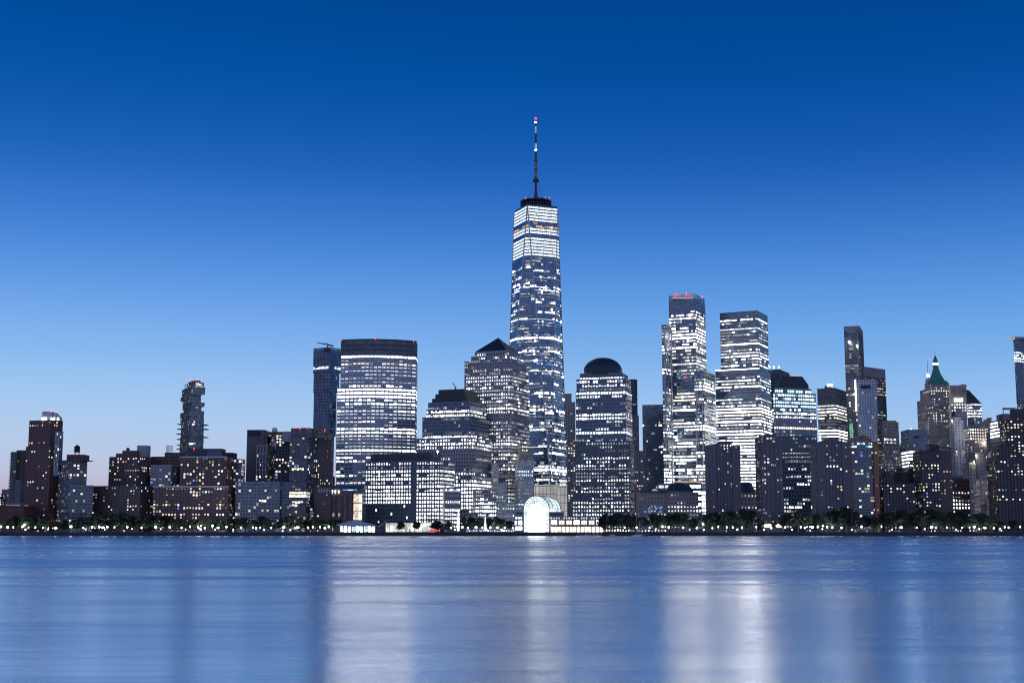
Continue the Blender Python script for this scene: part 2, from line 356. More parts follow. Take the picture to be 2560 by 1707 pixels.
S('apartment_block', 'dark block peeping out right behind the wide red brick block', 'building', 'the dark block behind the red brick one', 555, 604, 1365,
  [(555, None, 582, 1133, 1372, 0, 20, RES_DARK, '.r', 'g'), (566, None, 603, 1149, 1362, 0, 20, RES_GLASS, 'RRsrR', 'g')])
# stacked box tower
b = Building('skyscraper', 'slender tower of shifted stacked boxes with jutting terraces', 'skyscraper', 'the stacked box tower', 480, 2170)
JT = style('concrete', 'gl_pale', 4.2, 2.6, .94, .8, False)
ys = [(176, 192, 585, 690), (192, 230, 553, 716), (230, 286, 532, 727), (286, 300, 552, 690), (300, 331, 519, 690), (331, 362, 535, 690), (362, 391, 536, 722), (391, 412, 536, 695), (412, 433, 546, 694), (433, 472, 516, 717),
      (472, 486, 528, 712), (486, 515, 517, 716), (515, 640, 524, 716), (640, 700, 516, 714), (700, 770, 512, 711), (770, 1300, 511, 709)]
for i, (y0, y1, l, r) in enumerate(reversed(ys)):
    v0, v1 = 900 + y0 * .2934, 900 + y1 * .2934; D = 2170 + (i % 3) * 1.7
    b.tier(quad(300 + l * .2933, 300 + (l + (r - l) * .4) * .2933, 300 + r * .2933, v0, D, -28), zz(v1, D) if i else GZ, zz(v0, D) - .02, JT, {0: 'r.r', 14: 'h', 12: 'o'}.get(i, 'r.' if i in (1, 11, 3) else ' .'), i)
for k, (l, y) in enumerate(((508, 550), (500, 632), (503, 677), (498, 760), (505, 728), (506, 590), (720, 555), (721, 592), (718, 660))):
    v = 900 + y * .2934; u = 300 + l * .2933; x = xx(u, v, 2170); z = zz(v, 2170); m = MB(); m.box(x - 2.5, x + 4.5, 2164, 2182, z, z + 1.1); m.build('terrace', 'concrete', b.root)
for u in (475, 483, 490, 502): b.beacon(u, 951, 2172, r=.9)
b.done(449, 513)
# hotel slab with radome
def f(b):
    D = 1440; m = MB(); m.sphere((xx(683.5, 1072, D), D + 8, zz(1073.5, D)), 3.2, 14, 10); m.build('radome', 'white_paint', b.root, True)
    ph(b, 672, 716, 1079, 1086, D, 'brick_red'); ph(b, 705, 728, 1078, 1104, 1425, 'granite_mid', 'penthouse', 12)
    for k in range(8):
        u = 621 + k * 4; m = MB(); D = 1449.4; m.box(xx(u, 1080, D), xx(u + 2.2, 1080, D), D - .3, D + .6, zz(1090, D), zz(1076.5, D)); m.build('roof_slot', 'black_paint', b.root)
    m = MB(); D = 1418
    for k in range(4):
        u = 641 + k * 7.5; x = xx(u, 1150, D); m.box(x, x + .8, D, D + 1, GZ + 60, zz(1113, D))
    for k in range(5): z = zz(1196 - k * 20.5, D); m.box(xx(641, 1150, D), xx(664, 1150, D) + .8, D + .1, D + 1.1, z, z + .7)
    m.build('white_frame', 'pale_stone', b.root)
S('hotel', 'dark purple windowless slab tower with a white roof ball and white framed bay', 'skyscraper', 'the dark slab with the white roof ball', 616, 730, 1440,
  [(618, None, 662, 1076, 1450, 0, 26, style('slab_purple', 'gl_dark', 40, 40, .02, .02), ' ', 'g'), (640, None, 672, 1113, 1420, 0, 20, style('slab_purple', 'gl_res', 3.2, 3.2, .5, .7), 'rrRrRr', 'g'),
   (661, 690, 727, 1086, 1432, -20, None, style('granite_dark', 'gl_res', 3.2, 3.0, .6, .6), 'RsRsRRRr', 'g')], f)
def f(b):
    ph(b, 790, 828, 1090, 1094, 1380, 'concrete', 'parapet', 10)
    m = MB(); D = 1368.5; z0, z1 = zz(1090, D), zz(1071, D)
    for k in range(18):
        x = xx(728 + k * 2.9, 1080, D); m.tube((x, D, z0), (x, D, z1), .16, n=4)
    for z in (z0 + 2, (z0 + z1) / 2, z1): m.tube((xx(728, 1080, D), D, z), (xx(778, 1080, D), D, z), .18, n=4)
    m.build('roof_screen', 'metal_mid', b.root)
    for u, v in ((740, 1069), (768, 1068), (812, 1074), (750, 1070)): b.beacon(u, v, 1370, r=.7)
S('apartment_tower', 'dark glass and brick apartment tower with red roof beacons', 'skyscraper', 'the dark glass tower with red beacons', 724, 830, 1372,
  [(725, 768, 830, 1092, 1372, 18, None, style('granite_dark', 'gl_res', 3.2, 2.7, .85, .75), 'ros.ro.', 'g'), (728, 770, 826, 1071, 1376, 18, None, style('metal_dark', 'gl_dark', 3, 3, .5, .5), ' ', 's')], f)
S('apartment_block', 'brick side wing with pale piers below the dark glass tower', 'building', 'the brick wing with pale piers', 783, 830, 1350,
  [(786, None, 828, 1218, 1345, 0, 20, style('brick_brown', 'gl_res', 3.1, 2.8, .45, .5), 'rrrrR', 'g'), (790, None, 828, 1094, 1395, 0, 18, style('brick_brown', 'gl_res', 3.1, 2.4, .42, .6), '.rRrr', 'g')],
  lambda b: [ph(b, 795 + k * 4, 796.4 + k * 4, 1220, 1231, 1343.5, 'pale_stone', 'pier', .8) for k in range(8)])
S('apartment_block', 'low broad grey glass apartment block in front of the purple slab', 'building', 'the low grey glass block', 590, 768, 1318,
  [(590, None, 700, 1206, 1318, 0, 26, style('metal_mid', 'gl_res', 3.2, 2.5, .8, .68, False, .2), '.sr.srs.', 'g'), (698, None, 726, 1207, 1324, 0, 26, RES_GLASS, 'rsrR', 'g'), (724, None, 766, 1204, 1314, 0, 26, style('metal_dark', 'gl_res', 3.2, 2.6, .9, .76), 'swRsrs', 'g')])
# flared glass tower with crane
b = Building('skyscraper', 'dark blue glass tower flaring outward at the top with a roof crane', 'skyscraper', 'the dark flared glass tower', 815, 1660)
st = style('metal_dark', 'gl_tint', 4, 2.3, .95, .86, False, .2)
zs = [1330, 1190, 1090, 980, 930, 875]; ex = [(787, 836), (786.5, 834), (786, 832), (785, 838), (784.6, 845), (784, 850)]
for i in range(5):
    v1, v0 = zs[i], zs[i + 1]; l, r = ex[i + 1]
    b.tier(quad(l, 826, r + 3, v0, 1660 - i * .6, 30, 30), zz(v1, 1660) if i else GZ, zz(v0, 1660) - .02, st, ['   .   ', '  . ', ' .  ', ' . o . ', '    x.'][i], i, cap=0)
m = MB(); q = quad(784, 826, 853, 866, 1657.5, 30, 30); b.box(inset(q, .985), zz(875, 1660), zz(868, 1660), 'gl_blue', 'crown', inset(q, 1.01))
D = 1655; P = lambda u, v: (xx(u, v, D), D, zz(v, D))
m = MB(); m.tube(P(793, 856), P(834, 865), .5, .9); m.tube(P(820, 862), P(818, 872), .8); m.tube(P(806, 859), P(818, 862), .3); m.tube(P(818, 857), P(800, 858), .12); m.tube(P(818, 857), P(832, 864), .12); m.tube(P(820, 862), P(818, 857), .3); m.build('crane', 'metal_dark', b.root)
m = MB(); m.box(xx(809, 870, D), xx(826, 870, D), D, D + 8, zz(877, D), zz(869, D)); m.build('crane_base', 'brick_brown', b.root)
b.done(784, 853)
# ---- bank tower with curved front
b = Building('office_tower', 'broad office tower with curved bright lit front and dark top', 'skyscraper', 'the broad curved office tower', 945, 1540)
def arc(uL, uR, v, D, bulge, n=9, dep=50):
    x0, x1 = xx(uL, v, D), xx(uR, v, D)
    f = [(x0 + (x1 - x0) * i / n, D + 6 - bulge * (1 - (2 * i / n - 1) ** 2) + 10 * i / n) for i in range(n + 1)]
    return f + [(x1 - 1, D + dep), (x0 + 1, D + dep)]
GS = style('metal_pale', 'gl_pale', 4.15, 5.4, .8, .6, False, .35)
b.tier(arc(839, 1036, 1200, 1538, 12), GZ - .2, zz(1175, 1540), GS, 'hohx', 1, cap=.5)
b.tier(arc(841, 1036.4, 1000, 1540, 12), zz(1175, 1540), zz(969, 1540), GS, '###xxmxmmx.xxmmm#mxx..', 2, cap=.3)
b.tier(arc(851, 1037.6, 900, 1541.5, 12), zz(969, 1540), zz(886, 1540), GS, '#oymmmmmmx', 3, cap=0)
b.tier(arc(851, 1037.6, 850, 1541.6, 12), zz(886, 1540), zz(849, 1540), style('metal_dark', 'gl_res', 6.2, 2.6, .86, .8, False, .3), '    ', 4, cap=1)
for u, v in ((854, 848), (938, 845), (1034, 851)): b.beacon(u, v, 1536, r=.7)
b.done(838, 1038)
# hotel with lit stair, ferry-side
b = Building('hotel', 'low dark red hotel with a tall lit glazed stairwell at its right', 'building', 'the dark red hotel with the lit stairwell', 868, 1350)
b.tier(quad(828, None, 884, 1222, 1350, 0, 30), GZ - .2, zz(1222, 1350), style('brick_red', 'gl_dark', 4, 5.6, .35, .9), 'r. r.r ', 3)
b.tier(quad(883, None, 906, 1233, 1348.5, 0, 30), GZ - .2, zz(1233, 1348.5), style('concrete', 'gl_pale', 9.5, 9.6, .94, .96), ' ', 4)
D = 1348.2
for k in range(3):
    x0, x1 = xx(883.8, 1260, D), xx(905.2, 1260, D); za = zz(1299 - k * 22, D); zb = zz(1279 - k * 22, D)
    for x, y, c in ((x0, x0 + (x1 - x0) * .55, 'Y2'), (x0 + (x1 - x0) * .58, x1, 'Y3')): b.pane([(x, D, za), (y, D, za), (y, D, zb), (x, D, zb)], c)
ph(b, 822, 910, 1213, 1221.5, 1346, 'metal_dark', 'roof_canopy', 30)
D = 1345; m = MB(); x0, x1 = xx(857, 1225, D), xx(892, 1225, D); m.box(x0, x1, D - .3, D, zz(1226, D), zz(1222.5, D)); m.build('neon_strip', 'B1', b.root)
m = MB(); m.box(x0 + 6, x1 - 4, D - .5, D - .32, zz(1225, D), zz(1224, D)); m.build('neon_strip', 'W3', b.root)
for u in (831, 838, 847): b.beacon(u, 1227, 1349, 'beacon_white', .55, 'roof_lamp')
b.done(827, 908)
# ---- dark gridded waterfront office
b = Building('office_block', 'wide dark waterfront office block with neat grid of white lit windows', 'building', 'the wide dark gridded office block', 1030, 1372)
NY = style('granite_dark', 'gl_dark', 4.1, 2.9, .56, .6)
FV = 'd.hoxxhmx####xx. .. '
sk = lambda fi, k, nb, j, nf: fi == 0 and ((.62 < k / nb < .66) or (j > nf * .66 and k / nb < .62 + .02 * (j % 3) and (j * 7 + k * 13) % 17) or (j > nf * .94 and k / nb < .6))
b.tier(quad(914, 1100, 1136, 1152, 1372, 20), GZ + 9, zz(1152, 1372), NY, 'xdx#x#x##x#########x', 2, skip=sk)
b.box(quad(916, 1101, 1134, 1154, 1374, 20), GZ - .2, GZ + 8.98, 'granite_dark', 'base')
ph(b, 927, 1102, 1131, 1151, 1382, 'wall_grey', 'penthouse', 24, 20, 1086)
m = MB(); D = 1381.4
for k in range(27):
    x = xx(928 + k * 5.8, 1140, D); y = D + (1086 - (928 + k * 5.8)) / 3300 * D * math.tan(R(20)) - .4
    m.box(x, x + .35, y - .3, y + .2, zz(1150, D), zz(1132, D))
m.build('screen_rib', 'metal_dark', b.root)
b.tier(quad(1109, 1113, 1151, 1219, 1362, -8, 20), GZ - .2, zz(1219, 1362), style('granite_mid', 'gl_dark', 4.1, 2.2, .6, .55), 'xo.x #xx#x.', 4)
b.beacon(1094, 1128, 1378, 'beacon_white', .9, 'roof_lamp')
# glazed ground floor
D = 1350; x0, x1 = xx(964, 1315, D), xx(1088, 1315, D)
m = MB(); m.box(x0, x1, D, D + 14, GZ, zz(1305.4, D)); gb = m.build('shop_front', 'granite_dark', b.root)
nb = 12
for k in range(nb):
    a, c = x0 + (x1 - x0) * (k + .04) / nb, x0 + (x1 - x0) * (k + .96) / nb
    m = MB(); m.quad([(a, D - .1, GZ + .3), (c, D - .1, GZ + .3), (c, D - .1, zz(1307, D)), (a, D - .1, zz(1307, D))]); m.build('shop_window', 'shop_glow', gb)
m = MB(); D -= .4; m.box(xx(1074, 1320, D), xx(1100, 1320, D), D - .2, D, GZ + .8, GZ + 3.1); m.build('sign_band', 'R1', gb)
b.done(914, 1108)
# ---- stepped ziggurat-top office
b = Building('office_tower', 'stepped office tower with a dark ziggurat roof left of the pyramid one', 'skyscraper', 'the ziggurat topped office tower', 1130, 1455)
GR_H = .5
cu = lambda x: 1040 + x * .3444
cv = lambda y: 820 + y * .3444
GR = style('granite_mid', 'gl_dark', 4.05, 3.2, .52, .56); G2 = style('spandrel_blue', 'gl_dark', 4.05, 2.6, .8, .6); GR['hdr'] = GR_H; NY['hdr'] = .03
b.tier(quad(cu(4), cu(404), cu(548), cv(795), 1452, 21), GZ - .2, cv and zz(cv(795), 1452), GR, 'xx.h.hhx####xhx.', 1)
b.tier(quad(cu(47), cu(400), cu(530), cv(642), 1456, 21), zz(cv(795), 1452), zz(cv(642), 1456), G2, 'd..o.dx', 2)
b.tier(quad(cu(76), cu(390), cu(515), cv(585), 1460, 21), zz(cv(642), 1456), zz(cv(585), 1460), G2, 'xx', 3)
b.tier(quad(cu(89), cu(377), cu(502), cv(536), 1465, 21), zz(cv(585), 1460), zz(cv(536), 1465), G2, '.o', 4)
pv = zz(cv(536), 1465)
for k, (l, m_, r, y) in enumerate(((117, 365, 486, 503), (140, 356, 468, 472), (163, 348, 446, 441))):
    z = zz(cv(y), 1470 + k * 4); b.box(quad(cu(l), cu(m_), cu(r), cv(y), 1470 + k * 4, 21), pv, z, 'copper_dark', 'roof_step'); pv = z
b.tier(quad(cu(415), cu(432), cu(585), cv(1172), 1436, -10, 22), GZ - .2, zz(cv(1172), 1436), style('granite_mid', 'gl_dark', 4.05, 2.4, .6, .55), 'oxx#xxm', 6)
b.done(1045, 1225)
def crane(u0, v0, u1, v1, u2, v2, D, lab):
    o = MB(); P = lambda u, v: (xx(u, v, D), D, zz(v, D))
    r = empty('tower_crane', (xx(u1, v1, D), D, GZ), lab, 'crane')
    o.tube((xx(u1, v1, D), D, GZ), P(u1, v1), 1.1); o.build('mast', 'metal_dark', r)
    m = MB(); m.tube(P(u1, v1), P(u0, v0), .7, .35); m.build('jib', 'metal_dark', r)
    m = MB(); m.tube(P(u1, v1), P(u2, v2), .6); m.tube(P(u2, v2 - 3), P(u0, v0), .12); m.build('counter_jib', 'metal_dark', r)
crane(1131, 955, 1139, 970, 1141, 968, 1800, 'small dark construction crane beyond the ziggurat roof')
# ---- pyramid office
b = Building('office_tower', 'tall office tower with dark pyramid roof just left of the spire tower', 'skyscraper', 'the pyramid roofed tower', 1250, 1500)
PG = style('granite_mid', 'gl_dark', 4.05, 3.0, .6, .56); PG['hdr'] = .45; PR = style('spandrel_blue', 'gl_pale', 4.05, 2.8, .9, .66, True)
b.tier(quad(cu(362), cu(684), cu(822), cv(285), 1503, 23), GZ - .2, zz(cv(285), 1503), PG, 'hxhmxhx.hmhxmxhxdhmxhdxhh', 2)
b.tier(quad(cu(385), cu(690), cu(800), cv(240), 1507, 23), zz(cv(285), 1503), zz(cv(240), 1507), PG, '.', 3)
b.tier(quad(cu(401), cu(680), cu(785), cv(197), 1510, 23), zz(cv(240), 1507), zz(cv(197), 1510), PG, 'h', 4)
b.tier(quad(cu(427), cu(660), cu(765), cv(166), 1516, 23), zz(cv(197), 1510), zz(cv(166), 1516), PG, 'o', 5)
q = quad(cu(427), cu(660), cu(765), cv(166), 1516, 23); cx = sum(p[0] for p in q) / 4; cy = sum(p[1] for p in q) / 4
m = MB(); z = zz(cv(166), 1516) + .85; qq = inset(q, 1.0); za = zz(cv(70), cy)
m.add([(*p, z) for p in qq] + [(cx, cy, za)], [(0, 1, 4), (1, 2, 4), (2, 3, 4), (3, 0, 4)]); m.build('pyramid_roof', 'copper_dark', b.root)
b.tier(quad(cu(352), None, cu(380), cv(247), 1530, 0, 20), GZ, zz(cv(247), 1530), style('granite_mid', 'gl_pale', 4, 3, .8, .6), 'd', 6)
BG = style('tan_stone', 'gl_pale', 4.05, 2.2, .5, .52)
b.tier(quad(cu(742), cu(768), cu(856), cv(846), 1490, -12, 30), GZ - .2, zz(cv(846), 1490), BG, 'xdxdhddhdd', 7)
b.tier(quad(cu(720), cu(742), cu(850), cv(972), 1476, -12, 26), GZ - .2, zz(cv(972), 1476), style('pale_stone', 'gl_pale', 4.05, 2.2, .5, .5), 'dcdddcdcd', 8)
b.tier(quad(cu(548), None, cu(598), cv(985), 1488, 0, 26), GZ - .2, zz(cv(985), 1488), style('pale_stone', 'gl_pale', 4.05, 2.7, .42, .48), 'doddddh', 9)
b.tier(quad(cu(560), None, cu(656), cv(1130), 1462, 0, 26), GZ - .2, zz(cv(1130), 1462), style('pale_stone', 'gl_pale', 4.05, 2.7, .42, .48), 'dhdchbx', 10)
b.tier(quad(cu(590), None, cu(716), cv(1268), 1446, 0, 20), GZ - .2, zz(cv(1268), 1446), style('pale_stone', 'gl_pale', 4.05, 2.7, .42, .48), 'hhd', 11)
b.done(1163, 1335)
# ---- the spire tower: square base, eight long triangles, square top turned 45 degrees
b = Building('skyscraper', 'tallest tower with long triangular glass facets and a needle spire', 'skyscraper', 'the spire tower', 1340, 1652)
D0 = 1650; base = quad(1264, 1376.5, None, 1211, D0, 22, 61)
zB, zT = zz(1211, D0), 417 + GZ
top = [((base[i][0] + base[(i + 1) % 4][0]) / 2, (base[i][1] + base[(i + 1) % 4][1]) / 2) for i in range(4)]
cx = sum(p[0] for p in base) / 4; cy = sum(p[1] for p in base) / 4
def ring8(t):
    o = []
    for i in range(4):
        B0 = base[i]; Tm = top[i - 1]; Tp = top[i]
        o.append((B0[0] + (Tm[0] - B0[0]) * t, B0[1] + (Tm[1] - B0[1]) * t)); o.append((B0[0] + (Tp[0] - B0[0]) * t, B0[1] + (Tp[1] - B0[1]) * t))
    return o
podium = b.box(base, GZ - .2, zB, 'podium_glow', 'podium')
m = MB()
for i in (3, 0, 1):
    A, B = base[i], base[(i + 1) % 4]; ln = math.hypot(B[0] - A[0], B[1] - A[1]); n = ((B[1] - A[1]) / ln, -(B[0] - A[0]) / ln)
    for k in range(13): t = k / 12; x, y = A[0] + (B[0] - A[0]) * t, A[1] + (B[1] - A[1]) * t; m.box(x - .25, x + .25, y - .4, y + .2, GZ, zB - 1)
    for k in range(6): z = zB - 2 - k * 10; m.obox(A, B, n, -.05, .3, z, z + .5)
m.build('podium_fin', 'metal_mid', b.root)
m = MB(); m.prism(ring8(.0005), zB, zT, ring8(.9995)); shaft = m.build('glass_shaft', 'gl_blue', b.root)
tri = MB(); spn = MB()
r8b, r8t = ring8(0), ring8(1)
def pt(i, t, off=0.):
    p = ring8(t)[i]; dx, dy = p[0] - cx, p[1] - cy; l = math.hypot(dx, dy)
    return (p[0] + dx / l * off, p[1] + dy / l * off, zB + (zT - zB) * t)
for i in range(8):
    if i % 2 == 0: tri.tube(pt(i, .002, .25), pt(i, .998, .25), .8, n=5)
    else: tri.tube(pt(i, .002, .25), pt(i, .998, .25), .8, n=5)
tri.build('edge_trim', 'steel', b.root)
rows = '#####.y##.######d'
rw = random.Random(11)
for k in range(70): rows += rw.choice('xh#hohxdohx#.hxh')
rows = rows[:17] + 'dohhdhohxxhdohdhhdxbdhoh#hdhxhohbdxhdohdohhdohxhdohhxdohoxhxodhx#hdxhh'[:len(rows) - 17] + 'hdxo.h'
H = zT - zB; nf = 86; fh = H / nf
for j in range(nf):
    t1 = 1 - (j + .2) * fh / H; t0 = 1 - (j + .84) * fh / H; t0 = max(t0, .001)
    ch = rows[j]; p, pal = ROW[ch]; pal = pal.split(); rc = rw.choice(pal)
    if ch == '#' and j < 17: pal = ['W2', 'C2', 'W2']; rc = 'W2'
    ra, rb = ring8(t0), ring8(t1)
    za, zb = zB + H * t0, zB + H * t1
    rs = ring8(max(0, 1 - (j + 1.0) * fh / H))
    for i in range(8):
        A0, B0, A1, B1 = ra[i], ra[(i + 1) % 8], rb[i], rb[(i + 1) % 8]
        ln = math.hypot(B0[0] - A0[0], B0[1] - A0[1]); ln1 = math.hypot(B1[0] - A1[0], B1[1] - A1[1])
        L = max(ln, ln1)
        if L < 1.2: continue
        nx, ny = (B0[1] - A0[1] + B1[1] - A1[1]), -(B0[0] - A0[0] + B1[0] - A1[0]); l = math.hypot(nx, ny); nx, ny = nx / l, ny / l
        if nx * -(A0[0] + B0[0]) / 2 + ny * -(A0[1] + B0[1]) / 2 <= 0: continue
        nb = max(1, round((ln + ln1) / 2 / 3.0)); run = None; prev = None
        zs = zB + H * (1 - (j + 1.0) * fh / H); spn.obox(rs[i], rs[(i + 1) % 8], (nx, ny), -.1, .22, max(zs - fh * .12, zB), zs + fh * .1)
        for k in range(nb + 1):
            code = None
            if k < nb:
                on = prev if prev is not None and rw.random() < .7 else rw.random() < p
                prev = on
                if on: code = rc if rw.random() < .5 else rw.choice(pal)
                if code == 'W4' and rw.random() < (.6 if j < 48 else .2): code = 'P4'
                if code == 'W3' and rw.random() < (.6 if j < 48 else .2): code = 'P3'
                if ch == 'b' and on: code = 'B1' if rw.random() < .6 else 'W2'
            if run and (run[1] != code or k - run[0] >= (3 if j < 17 else rw.choice((2, 3, 4, 6)))):
                a, c = (run[0] + .07) / nb, (k - .07) / nb
                lo = .55 if ch in 'do' and rw.random() < .6 else (.25 if rw.random() < .35 and ch != '#' else 0)
                f = lambda P0, P1, s, z: (P0[0] + (P1[0] - P0[0]) * s + nx * .1, P0[1] + (P1[1] - P0[1]) * s + ny * .1, z)
                q = [f(A0, B0, a, za), f(A0, B0, c, za), f(A1, B1, c, zb), f(A1, B1, a, zb)]
                if lo: q = [q[0], q[1]] + [tuple(q[1][n] + (q[2][n] - q[1][n]) * lo for n in range(3)), tuple(q[0][n] + (q[3][n] - q[0][n]) * lo for n in range(3))]
                b.win.append((q, run[1], (c - a) * L * (zb - za) * (1 - lo))); run = None
            if code and not run: run = [k, code]
spn.build('facade', 'metal_mid', b.root)
# louvre bars over the bright plant floors
b.box(inset(top, .97), zT, zT + 2.4, 'metal_dark', 'roof_parapet')
m = MB(); rr = 20.5; zr0, zr1 = zT + 2.5, zT + 12
for z, h in ((zr0, 1.2), (zr0 + 3.6, .8), (zr1 - 1.6, 1.8)): m.lathe((cx, cy), [(rr - .9, z), (rr, z), (rr, z + h), (rr - .9, z + h), (rr - .9, z)], 40)
for k in range(40):
    a = k * math.pi / 20; x, y = cx + (rr - .5) * math.cos(a), cy + (rr - .5) * math.sin(a); m.tube((x, y, zr0), (x, y, zr1), .28, n=4)
    if k % 5 == 0: m.tube((cx, cy, zr0 + .5), (x, y, zr0 + .5), .5, n=4)
m.build('antenna_ring', 'metal_dark', b.root)
sz = lambda y: zz(260 + y * .3571, cy)
m = MB(); m.lathe((cx, cy), [(3.0, zT + 2), (2.5, sz(655)), (1.7, sz(600)), (1.5, sz(547)), (4.3, sz(545)), (4.3, sz(535)), (2.6, sz(524)), (2.6, sz(520)), (1.7, sz(518)), (1.7, sz(468)), (2.4, sz(467)), (2.4, sz(461)), (1.7, sz(460)), (1.6, sz(403)),
    (2.6, sz(402)), (2.6, sz(397)), (1.6, sz(396)), (1.5, sz(340)), (1.9, sz(339)), (1.9, sz(336)), (1.25, sz(335)), (1.25, sz(277)), (1.9, sz(276)), (1.9, sz(271)), (1.3, sz(270)), (1.3, sz(207)), (.8, sz(206)), (.8, sz(155)), (1.3, sz(154)), (1.2, sz(134)), (.8, sz(132)), (.5, sz(104))], 12)
sp = m.build('spire', 'metal_dark', b.root)
for k in range(16):
    z = sz(460 - k * 3.6) if k < 16 else 0
m = MB()
for k in range(13): z = sz(512 - k * 3.4); m.lathe((cx, cy), [(2.1, z), (2.1, z + .6)], 10)
for k in range(13): z = sz(455 - k * 3.9); m.lathe((cx, cy), [(2.0, z), (2.0, z + .6)], 10)
m.build('spire_ring', 'metal_mid', b.root)
m = MB(); m.lathe((cx, cy), [(1.32, sz(334)), (1.32, sz(278))], 10); m.build('spire_lantern', 'W1', b.root)
m = MB(); m.lathe((cx, cy), [(.9, sz(205)), (.9, sz(157))], 10); m.build('spire_lantern', 'W1', b.root)
for y, mt, r in ((103, 'beacon_red', 1.6), (131, 'beacon_white', 1.5), (325, 'beacon_white', 1.5)):
    m = MB(); m.sphere((cx, cy - (1.2 if y > 200 else 0), sz(y)), r); m.build('beacon', mt, b.root)
for k in range(6):
    a = R(22 + k * 60); m = MB(); m.tube((cx + 3.5 * math.cos(a), cy + 3.5 * math.sin(a), sz(545)), (cx + 15 * math.cos(a), cy + 15 * math.sin(a), zT + 3), .12, n=4); m.build('guy_wire', 'metal_dark', b.root)
for dx in (-14, -6, 17, 12): 
    m = MB(); m.sphere((cx + dx, cy - 16, zr1 + 1.2), .5); m.tube((cx + dx, cy - 16, zr1 - 1), (cx + dx, cy - 16, zr1 + 1), .15); m.build('beacon', 'beacon_red', b.root)
b.done(1335, 1421)
# ---- slim limestone tower behind
S('apartment_tower', 'slim pale limestone tower between the spire tower and the domed one', 'skyscraper', 'the slim limestone tower', 1412, 1440, 1960,
  [(1405, None, 1438, 1006, 1960, 0, 30, style('limestone', 'gl_dark', 3.7, 3.6, .5, .55), ' .rsRsRsRsrs', 'g'), (1412, None, 1429, 985, 1964, 0, 20, style('limestone', 'gl_dark', 6, 5, .3, .4), ' ', 's')])
# ---- domed office
b = Building('office_tower', 'dark office tower crowned by a black copper dome', 'skyscraper', 'the domed office tower', 1505, 1455)
du = lambda x: 1260 + x * .3699
dv = lambda y: 780 + y * .3699
DG = style('granite_dark', 'gl_dark', 4.1, 3.1, .54, .56); DT = style('spandrel_blue', 'gl_dark', 4.1, 3.1, .7, .58)
b.tier(quad(du(462), du(850), du(880), dv(1272), 1446, 15), GZ - .2, zz(dv(1272), 1446), DG, 'xhox', 1)
b.tier(quad(du(480), du(845), du(876), dv(872), 1450, 15), zz(dv(1272), 1446), zz(dv(872), 1450), DG, 'hodoxhhmhhxhhxhh', 2)
b.tier(quad(du(485), du(820), du(862), dv(530), 1453, 15), zz(dv(872), 1450), zz(dv(530), 1453), DT, '#x.dhhxoxo.x#.h'[:15], 3)
b.tier(quad(du(490), du(822), du(856), dv(450), 1456, 15), zz(dv(530), 1453), zz(dv(450), 1456), DT, 'hxd', 4)
b.tier(quad(du(513), du(798), du(836), dv(412), 1462, 15), zz(dv(450), 1456), zz(dv(412), 1462), DT, ' #', 5)
q = quad(du(540), du(770), du(796), dv(405), 1470, 15); cx2 = sum(p[0] for p in q) / 4; cy2 = sum(p[1] for p in q) / 4
r = (xx(du(797), dv(400), cy2) - xx(du(540), dv(400), cy2)) / 2; zb = zz(dv(412), 1462); zt = zz(dv(311), cy2); z1 = zz(dv(400), cy2)
xc = (xx(du(797), dv(400), cy2) + xx(du(540), dv(400), cy2)) / 2
m = MB(); m.lathe((xc, cy2), [(r, zb - .2), (r, z1)] + [(r * math.cos(a * math.pi / 20), z1 + (zt - z1) * math.sin(a * math.pi / 20)) for a in range(1, 10)] + [(.1, zt)], 40); m.build('dome', 'copper_dark', b.root, False)
m = MB()
for k in range(20):
    a = k * math.pi / 10
    for s in range(8):
        A = [(r * 1.006 * math.cos((s + d) * math.pi / 18), z1 + (zt - z1) * 1.006 * math.sin((s + d) * math.pi / 18)) for d in (0, 1)]
        m.tube((xc + A[0][0] * math.cos(a), cy2 + A[0][0] * math.sin(a), A[0][1]), (xc + A[1][0] * math.cos(a), cy2 + A[1][0] * math.sin(a), A[1][1]), .25, n=4)
m.build('dome_rib', 'metal_dark', b.root)
b.done(1432, 1582)
S('skyscraper', 'dark stone tower showing past the right edge of the domed office', 'skyscraper', 'the stone tower behind the dome', 1568, 1597, 1900,
  [(1560, None, 1597, 1040, 1900, 0, 30, TAN, 'rrsr', 'g'), (1562, 1587, 1592.5, 949, 1904, 25, None, style('wall_grey', 'gl_dark', 3.9, 3.6, .5, .6), ' rsrsrs', 's')])
S('skyscraper', 'small tan tower low in the gap right of the domed office', 'building', 'the small tan tower', 1586, 1608, 1850, [(1584, None, 1607, 1128, 1850, 0, 25, LIME, 'sRsR', 'g')])
S('hotel', 'smooth dark glass slab hotel with sparse warm windows', 'skyscraper', 'the dark glass slab hotel', 1605, 1672, 1780,
  [(1605.5, 1690, None, 1012, 1790, 12, 20, style('metal_dark', 'gl_pale', 3.6, 2.4, .9, .82, False, .15), '  r.rorr.rr.r.r..', 'g')])
